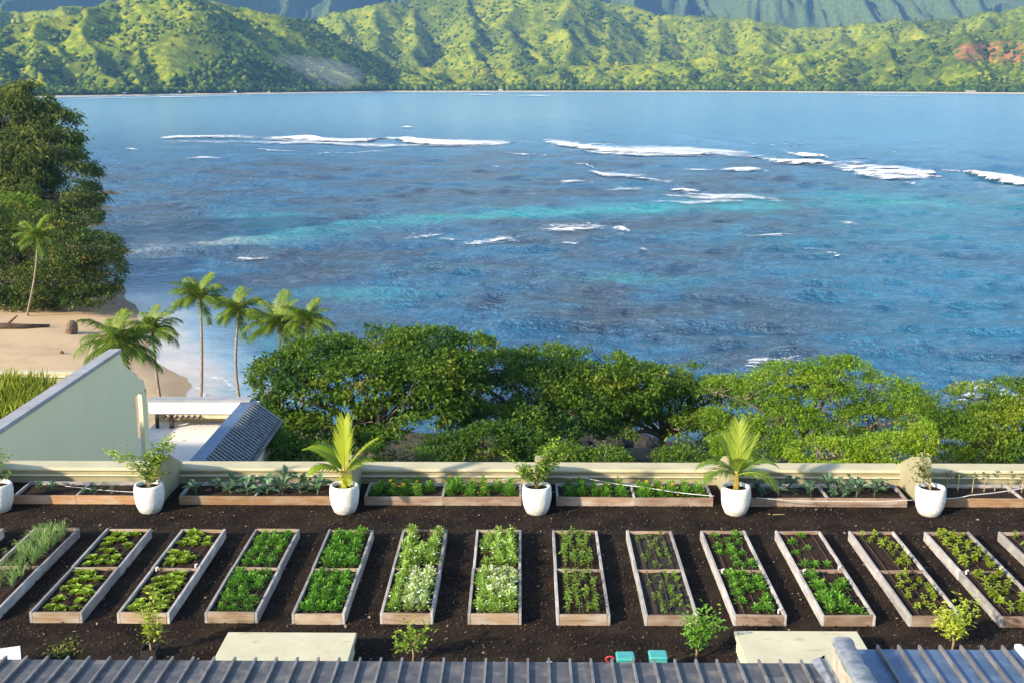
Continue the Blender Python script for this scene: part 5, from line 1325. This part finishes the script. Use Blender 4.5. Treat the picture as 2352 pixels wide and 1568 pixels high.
pot_shrub('potted_shrub', 'white pot with a dense small shrub, fourth pot from left', 1235, [(-42, 1080, .45, 110), (30, 1030, .5, 110), (62, 1042, .5, 100), (38, 1012, .7, 80), (50, 1025, .5, 90), (-30, 1070, .5, 90), (-80, 1040, .8, 26), (15, 1085, .4, 70), (-20, 1092, .4, 60), (5, 1062, .45, 50), (50, 1060, .3, 40)], 60, .13, .07, 'leaf_citrus', 3, tint=.4, spread=.07)
pot_shrub('potted_shrub', 'white pot with a pale sparse shrub, rightmost whole pot', 2135, [(-26, 1040, .45, 26), (-38, 1052, .4, 26), (-12, 1036, .9, 24), (-48, 1075, .4, 22), (-8, 1060, .5, 22), (-30, 1085, .3, 24), (-40, 1100, .3, 20), (-20, 1050, .3, 30), (-34, 1065, .3, 30), (-15, 1078, .3, 30)], 24, .13, .045, 'leaf_dry', 4, spread=.03)
def pot_palm(label, u, fronds, seed, mat):
    root = tag(empty('potted_palm', (potx(u), PY, 0)), label, 'potted palm', 'white pots along the parapet'); pot_parts(root, seed=seed)
    m = MB()
    for k in range(5): m.tube([(.05*math.cos(k*1.3), .05*math.sin(k*1.3), .68), (.035*math.cos(k*1.3+.4), .035*math.sin(k*1.3+.4), 1.0), (.02*math.cos(k*1.3), .02*math.sin(k*1.3), 1.28)], [.045, .035, .02], 6)
    m.build('stem', 'stem_orange', root, True)
    for j, (L, el, ar, az, ll, nn, wd, tn, hg) in enumerate(fronds):
        f = obj('frond', frond_mesh('frond', L, el, ar, mat, ll, nn, wd, tn, seed*20 + j, hg), root, (0, 0, 1.12), (0, 0, az))
    return root
pot_palm('white pot with a yellow green young palm, third pot from left', 793, [(1.5, 1.50, .2, 1.45, .40, 46, .06, .75, -.75), (1.35, 1.05, 1.45, 2.75, .40, 40, .06, .4, .15), (1.4, 1.05, .6, .0, .26, 26, .03, .6, .25), (1.0, .75, 1.5, 3.5, .34, 30, .06, .45, .3), (.8, .4, 1.3, 5.0, .3, 22, .04, .8, .4), (.9, .8, 1.2, .5, .3, 26, .04, .5, .3)], 5, 'frond_yellow')
pot_palm('white pot with a feathery green young palm, right of centre', 1691, [(1.45, 1.50, .2, 1.4, .42, 50, .03, .75, -.5), (1.2, 1.3, .7, 2.3, .36, 40, .03, .6, -.1), (1.2, 1.3, .7, .6, .36, 40, .03, .6, -.1), (1.2, .8, 1.7, 3.0, .36, 40, .034, .35, .2), (1.2, .85, 1.6, .1, .36, 40, .034, .45, .2), (1.2, .5, 1.6, -.5, .36, 32, .034, .5, .3), (1.2, 1.1, 1.2, 4.9, .4, 34, .034, .6, .1), (1.2, .6, 1.6, 3.6, .36, 32, .034, .3, .35)], 6, 'frond_green')

# ------------------------------------------------------------------ young trees and small things in the near mulch
def sapling(label, u, v, tips, mat, seed, L=.12, W=.06, cnt=60, pot=False, tint=.5, spread=.07):
    rng = random.Random(seed); b = at_z(u, v, 0); root = tag(empty('sapling', (b.x, b.y, 0)), label, 'sapling', 'young trees in the near mulch')
    lf, wd = MB(), MB(); fork = Vector((rng.uniform(-.04, .04), 0, .35)); wd.tube([(0, 0, -.05), (.02, 0, .18), tuple(fork)], [.028, .022, .018], 7)
    for (du, vv, tn) in tips:
        q = at_y(u + du, vv, b.y + rng.uniform(-.12, .12)); tip = q - Vector((b.x, b.y, 0)); twig_foliage(lf, wd, fork, tip, rng, cnt, L, W, tn, 0, .012, spread)
    wd.build('trunk', 'bark_thin', root, True); lf.build('foliage', mat, root)
    if pot:
        m = MB(); s = .16
        for (x0, x1, y0, y1) in ((-s, s, -s, -s+.012), (-s, s, s-.012, s), (-s, -s+.012, -s+.013, s-.013), (s-.012, s, -s+.013, s-.013)): m.box(x0, x1, y0, y1, 0, .22)
        m.build('nursery_pot', 'plastic_black', root); m = MB(); m.box(-s+.014, s-.014, -s+.014, s-.014, .01, .17); m.build('soil', 'soil', root)
sapling('slender sapling in a black pot before the fourth raised bed', 346, 1508, [(-4, 1345, .8), (-22, 1390, .6), (22, 1380, .5), (-6, 1410, .5), (8, 1360, .7), (25, 1440, .9), (12, 1425, .8)], 'leaf_pepper', 11, cnt=36, pot=True, spread=.06)
sapling('small open sapling left of the middle by the metal roof', 948, 1522, [(-42, 1480, .8), (-8, 1418, .7), (40, 1430, .5), (-35, 1440, .6), (8, 1450, .8), (30, 1470, .6), (-30, 1475, .8)], 'leaf_citrus', 12, cnt=32, tint=.6)
sapling('bushy bright sapling right of the teal bins', 1598, 1514, [(-22, 1400, .7), (30, 1398, .7), (5, 1415, .8), (60, 1425, .5), (15, 1440, .8), (-12, 1430, .8), (45, 1412, .6), (0, 1455, .7)], 'leaf_parsley', 13, cnt=60, tint=.6, spread=.09)
sapling('bushy green sapling by the blue roof, rightmost', 2187, 1491, [(-25, 1395, .8), (20, 1378, .5), (48, 1375, .4), (0, 1408, .9), (-30, 1425, .8), (18, 1425, .8), (62, 1395, .3), (5, 1440, .9), (-15, 1410, .8)], 'leaf_pepper', 14, cnt=64, tint=.6, spread=.09)
for (u, v, lab_) in ((142, 1500, 'low weed clump in the mulch near the left edge, lower one'), (150, 1484, 'low weed clump in the mulch near the left edge, upper one'), (1100, 1430, 'tiny weed before the eighth raised bed')):
    p = at_z(u, v, 0); m = MB(); rg = random.Random(u)
    for k in range(60 if u < 1000 else 16): sp = .14 if u < 1000 else .03; m.leaf((rg.gauss(0, sp), rg.gauss(0, sp), .0), v_dir(rg, .3, 1.2), .12, .04, .3, rg.random())
    o = m.build('weed', 'leaf_weed'); o.location = p; tag(o, lab_, 'weed')
def bin_(u, v, label):
    p = at_z(u, v, .55); root = tag(empty('garden_bin', (p.x, p.y - .02, 0)), label, 'bin', 'teal bins behind the roof')
    m = MB(); m.add([(-.15,-.13,0),(.15,-.13,0),(.15,.13,0),(-.15,.13,0),(-.17,-.16,.50),(.17,-.16,.50),(.17,.16,.50),(-.17,.16,.50)], [(0,3,2,1),(4,5,6,7),(0,1,5,4),(1,2,6,5),(2,3,7,6),(3,0,4,7)]); m.build('body', 'plastic_teal', root)
    m = MB(); m.bbox(-.19, .19, -.18, .18, .502, .56, .03); lid = m.build('lid', 'plastic_teal', root)
    m = MB(); m.tube([(-.08, .2, .45), (-.08, .25, .47), (.08, .25, .47), (.08, .2, .45)], [.012]*4, 6); m.build('handle', 'plastic_teal', lid)
bin_(1436, 1503, 'teal plastic bin beside the red hose end, left one'); bin_(1511, 1500, 'teal plastic bin standing alone, right one')
p = at_z(1402, 1513, .45); m = MB(); m.tube([(p.x + .09*math.cos(a*.35) , p.y + .1, p.z + .06*math.sin(a*.35) - .05) for a in range(0, 14)], [.016]*14, 7); tag(m.build('red_hose', 'plastic_red', None, True), 'looped red hose end left of the teal bins', 'hose')
p0, p1 = at_z(-30, 1490, .5), at_z(46, 1482, .5)
root = tag(empty('white_panel', (p0.x, p0.y, 0)), 'white metal box with tilted lid at the lower left edge', 'box')
m = MB(); m.prism([(p0.x, p0.y - .05), (p1.x, p1.y), (p1.x + .34, p1.y - .75), (p0.x, p0.y - .95)], 'z', .42, .5); under(m.build('lid', 'panel_white'), root)
m = MB(); m.prism([(p0.x + .03, p0.y - .1), (p1.x - .03, p1.y - .06), (p1.x + .27, p1.y - .7), (p0.x + .03, p0.y - .85)], 'z', 0, .418); under(m.build('body', 'panel_white'), root)
# pale stones lying behind the roof edge, a pale stick, white bits
for k in range(26):
    u = random.choice((random.uniform(1125, 1200), random.uniform(1225, 1300))); p = at_z(u, random.uniform(1513, 1520), .25)
    m = MB(); s = random.uniform(.03, .07); m.lathe([(.01, -s*.6), (s*.8, -s*.3), (s, 0), (s*.7, s*.4), (.01, s*.6)], 7, wob=lambda w, z: .2*math.sin(3*w + k)); o = m.build('pale_stone', 'panel_white'); o.location = (p.x, p.y, random.uniform(.03, .22))
    tag(o, 'pale stone heaped behind the edge of the grey metal roof', 'stone', 'pale stones behind the roof')
p0, p1 = at_z(1775, 1181, .03), at_z(1802, 1180, .03); m = MB(); m.tube([p0, p1], [.012, .01], 5); tag(m.build('pale_stick', 'stem_tan'), 'short pale stick on the mulch right of the green potted palm', 'stick')
# rope / hose strung along the parapet beds
def rope(pts, r, label):
    m = MB(); P = []
    for a, b in zip(pts[:-1], pts[1:]):
        for i in range(8): P.append(Vector(a).lerp(Vector(b), i/8) - Vector((0, 0, .03 * math.sin(math.pi*i/8))))
    P.append(Vector(pts[-1])); m.tube(P, [r]*len(P), 6); tag(m.build('rope', 'hose_grey', None, True), label, 'rope', 'ropes along the parapet beds')
rope([at_y(1268, 1092, 33.3), at_y(1340, 1096, 33.0), at_y(1480, 1118, 32.2), at_y(1640, 1138, 31.6)], .012, 'pale rope sagging from the small post to the green potted palm')
rope([at_y(1738, 1142, 31.5), at_y(1900, 1150, 31.4), at_y(2100, 1147, 31.4)], .011, 'pale rope lying along the bed right of the green potted palm')
rope([at_y(2168, 1144, 31.5), at_y(2230, 1136, 31.7), at_y(2360, 1118, 32.3)], .014, 'pale hose rising across the bed at the right edge')
rope([at_y(1108, 1106, 33.3), at_y(1190, 1092, 33.4)], .011, 'short pale rope tied left of the dense potted shrub')
rope([at_y(150, 1115, 32.6), at_y(330, 1130, 32.0), at_y(560, 1140, 31.6)][:2], .009, 'thin cord crossing the bed behind the second pot')

# ------------------------------------------------------------------ trees between garden and sea
def gbase(u, y): 
    x = at_y(u, 1000, y).x; return (x, y, land_z(x, y))
W = world_lobes
tree('almond_tree', 'broad dark green tree with rusty leaf tips, left of the tree row', gbase(860, 80), W([
    (660, 855, 78, 85, 42, 3.5), (745, 815, 80, 95, 42, 4), (860, 800, 82, 120, 46, 4.5), (980, 800, 82, 110, 40, 4), (1080, 797, 82, 62, 22, 2.5), (700, 905, 75, 110, 60, 4), (830, 880, 76, 110, 70, 4),
    (950, 880, 77, 110, 65, 4), (1040, 850, 79, 80, 45, 3), (655, 980, 72, 70, 60, 3), (760, 985, 72, 100, 55, 3.5), (900, 960, 74, 90, 45, 3), (620, 900, 74, 40, 30, 2.5), (1010, 920, 76, 80, 50, 3), (1060, 900, 78, 70, 40, 3), (920, 1000, 70, 80, 40, 3)]), 10500, .31, 'leaf_almond', .4, 1, .3, 'shore trees behind the parapet', twigs=90, gap=.41, tint0=.26, tmix=.8, width=.5)
tree('almond_tree', 'dark rounded tree in the middle of the tree row', gbase(1210, 86), W([
    (1150, 850, 86, 90, 40, 4), (1260, 838, 88, 105, 36, 4.5), (1370, 850, 88, 105, 38, 4.5), (1450, 880, 87, 80, 36, 4), (1120, 920, 82, 90, 60, 4), (1240, 900, 84, 110, 50, 4), (1360, 910, 85, 90, 42, 4), (1090, 990, 78, 95, 65, 3.5), (1200, 990, 78, 80, 60, 3), (1310, 950, 82, 90, 40, 3), (1060, 860, 84, 60, 30, 3), (1280, 1000, 78, 60, 36, 2.5), (1440, 920, 86, 80, 34, 3)]), 8600, .31, 'leaf_olive', .38, 2, .35, 'shore trees behind the parapet', twigs=80, gap=.42, tint0=.26, tmix=.75)
tree('shore_tree', 'olive green umbrella tree with open trunks, right of the middle', gbase(1520, 90), W([
    (1500, 880, 90, 95, 34, 4), (1590, 880, 91, 85, 36, 4), (1660, 905, 90, 70, 34, 3.5), (1440, 935, 88, 80, 34, 3.5), (1540, 930, 89, 90, 34, 3.5), (1390, 960, 86, 60, 30, 3), (1620, 950, 88, 60, 30, 3), (1460, 860, 91, 60, 18, 3), (1640, 980, 84, 60, 36, 2.5), (1420, 1000, 82, 50, 26, 2), (1560, 985, 84, 45, 22, 2)]), 5600, .28, 'leaf_olive', .33, 3, .3, 'shore trees behind the parapet', twigs=90, gap=.43, tint0=.45, tmix=.7)
tree('shore_tree', 'airy bright green tree, tallest of the right half of the row', gbase(1830, 84), W([
    (1730, 905, 84, 95, 44, 3.5), (1820, 870, 85, 90, 44, 3.5), (1930, 855, 85, 80, 36, 3), (1900, 905, 83, 100, 50, 3.5), (2010, 905, 84, 90, 46, 3.5), (2085, 905, 84, 42, 34, 2.2), (1680, 975, 81, 80, 48, 3), (1790, 965, 81, 95, 50, 3), (1900, 980, 80, 90, 50, 3), (2020, 975, 81, 95, 50, 3), (1935, 828, 85, 24, 16, 1), (1650, 900, 84, 50, 28, 2), (2110, 960, 80, 50, 40, 2.5), (1740, 1020, 78, 80, 34, 2.5), (1850, 1025, 77, 80, 30, 2.5)]), 9500, .22, 'leaf_bright', .3, 4, .25, 'shore trees behind the parapet', twigs=160, gap=.46, tint0=.4, tmix=.4, inner=.25, noise_s=1.1)
tree('shore_tree', 'yellowish green tree filling the right end of the row', gbase(2300, 72), W([
    (2180, 945, 72, 70, 44, 3), (2250, 925, 73, 75, 42, 3), (2340, 912, 73, 75, 40, 3), (2430, 905, 73, 80, 40, 3), (2210, 985, 71, 80, 40, 3), (2320, 965, 71, 80, 40, 3), (2150, 1020, 69, 80, 40, 3), (2260, 1010, 69, 90, 50, 3), (2370, 1000, 69, 90, 55, 3), (2470, 990, 70, 80, 60, 3)]), 7600, .225, 'leaf_yellowish', .28, 5, .25, 'shore trees behind the parapet', twigs=70, gap=.42, tint0=.36, tmix=.5)
tree('bank_shrub', 'dark shrub under the broad tree beside the courtyard roof', gbase(640, 62), W([(640, 1035, 62, 55, 42, 2), (720, 1050, 62, 70, 26, 2), (610, 1000, 64, 30, 40, 1.5)]), 1300, .25, 'leaf_almond', .1, 6, .2, 'shrubs on the bank', twigs=20, tint0=.35)
tree('bank_shrub', 'dense dark shrub under the middle of the tree row', gbase(1120, 66), W([(1040, 1030, 67, 70, 34, 2), (1130, 1020, 66, 80, 48, 2.2), (1210, 1030, 66, 70, 36, 2)]), 1700, .26, 'leaf_almond', .1, 7, .2, 'shrubs on the bank', twigs=20, tint0=.2)
tree('bank_shrub', 'light green shrub below the airy bright tree', gbase(1780, 64), W([(1680, 1030, 64, 50, 24, 2), (1900, 1040, 63, 100, 30, 2), (2040, 1035, 63, 90, 34, 2), (2120, 1005, 63, 30, 50, 1.2)]), 2800, .19, 'leaf_bright', .1, 8, .2, 'shrubs on the bank', twigs=20, tint0=.5, gap=.44)

tree('bank_shrub', 'low dark shrub behind the yellow potted palm', gbase(900, 58), W([(830, 1050, 58, 60, 22, 1.6), (930, 1052, 58, 70, 20, 1.6)]), 900, .2, 'leaf_almond', .08, 9, .2, 'shrubs on the bank', twigs=12, tint0=.3)
tree('bank_shrub', 'low green shrub behind the dense potted shrub', gbase(1330, 60), W([(1290, 1048, 60, 60, 24, 1.6), (1390, 1052, 60, 60, 18, 1.6), (1560, 1052, 60, 70, 16, 1.6)]), 1100, .2, 'leaf_olive', .08, 10, .2, 'shrubs on the bank', twigs=12, tint0=.35)
# headland trees at left
tree('headland_tree', 'low broad dark tree at the left edge of the beach', gbase(40, 186), W([
    (190, 580, 186, 90, 50, 8), (90, 545, 190, 110, 55, 9), (-20, 530, 192, 120, 60, 9), (220, 630, 182, 68, 52, 7), (120, 640, 180, 110, 62, 8), (0, 640, 182, 130, 66, 9), (-110, 620, 186, 120, 80, 9), (200, 672, 178, 70, 26, 6), (60, 690, 178, 90, 26, 6), (-60, 690, 178, 90, 30, 6)]), 12500, .52, 'leaf_left', .6, 21, .2, 'headland trees at left', twigs=60, gap=.40, tint0=.32, tmix=.6, noise_s=2.6)
tree('headland_tree', 'yellow green tree top between the tall tree and the beach', gbase(-20, 215), W([(20, 490, 215, 90, 40, 7), (-70, 500, 215, 100, 50, 7), (90, 520, 210, 60, 22, 5)]), 2600, .6, 'leaf_yellowish', .4, 22, .3, 'headland trees at left', twigs=20, gap=.40, tint0=.3, noise_s=2.4)
tree('ironwood_tree', 'tall feathery tree at the left edge above the sea', gbase(40, 262), W([
    (60, 225, 262, 46, 34, 6), (20, 270, 262, 90, 60, 8), (130, 300, 262, 60, 50, 7), (90, 350, 258, 100, 66, 9), (170, 400, 258, 55, 44, 7), (20, 380, 258, 100, 90, 9), (110, 440, 256, 110, 50, 9), (205, 452, 256, 36, 18, 5), (-70, 350, 264, 90, 120, 9), (105, 240, 262, 20, 26, 3), (-60, 450, 260, 100, 60, 9)]), 13000, 1.05, 'leaf_needle', .6, 23, .25, 'headland trees at left', twigs=60, gap=.42, tint0=.42, tmix=.6, width=.11, droop=.7, noise_s=4.2, inner=.5, flat=.1, per=8)
tree('headland_tree', 'small bush on the brown bank under the tall tree', gbase(205, 250), W([(170, 500, 250, 70, 20, 5)]), 700, .6, 'leaf_left', .2, 24, .3, 'headland trees at left', twigs=6, tint0=.3, noise_s=2.2)

# coconut palms
def palm_at(label, cu, cv, bu, y, rpx, seed, bow=(0, 0), **kw):
    c = at_y(cu, cv, y); bx = at_y(bu, 930, y).x; b = (bx, y, land_z(bx, y)); coconut_palm(label, b, c, rpx * y / 2700 / 3.0, bow, seed, **kw)
palm_at('tallest straight coconut palm at the water edge, in front of the sea', 460, 690, 460, 124, 70, 1, (.15, 0), n=19)
palm_at('bending coconut palm right of the tallest palm', 549, 722, 556, 122, 66, 2, (-.55, 0), n=20)
palm_at('coconut palm behind the bending one, partly hidden by the broad tree', 642, 752, 640, 112, 74, 3, (0, 0), n=22)
palm_at('coconut palm with yellowish heart touching the broad tree top', 706, 745, 690, 108, 64, 4, (0, 0), n=20)
palm_at('large low coconut palm behind the end of the sage wall', 272, 795, 262, 92, 94, 5, (0, 0), n=22)
palm_at('leaning coconut palm right of the wall end', 350, 765, 382, 108, 68, 6, (-.2, 0), n=20)
palm_at('small pale palm standing before the low broad tree at left', 87, 552, 80, 171, 56, 7, (.3, 0), n=16, rt=.14)

# ------------------------------------------------------------------ air between here and the hills
hz = MB(); hz.box(-5200, 5200, -60, 13000, -40, 1150)
me = bpy.data.meshes.new('haze'); me.from_pydata(hz.v, [], hz.f)
hm = bpy.data.materials.new('haze_air'); hm.use_nodes = True; nt = hm.node_tree
for n in list(nt.nodes): nt.nodes.remove(n)
o_ = nt.nodes.new('ShaderNodeOutputMaterial'); pv = nt.nodes.new('ShaderNodeVolumePrincipled')
pv.inputs['Color'].default_value = (0.24, 0.50, 1.0, 1); pv.inputs['Density'].default_value = 4.2e-5; pv.inputs['Anisotropy'].default_value = 0.0
pv.inputs['Density Attribute'].default_value = ''
nt.links.new(pv.outputs[0], o_.inputs['Volume'])
hm.cycles.homogeneous_volume = True
me.materials.append(hm); hz_o = kind(obj('haze', me), 'stuff')
tag(hz_o, 'pale blue sea haze in front of the far hills', 'haze')
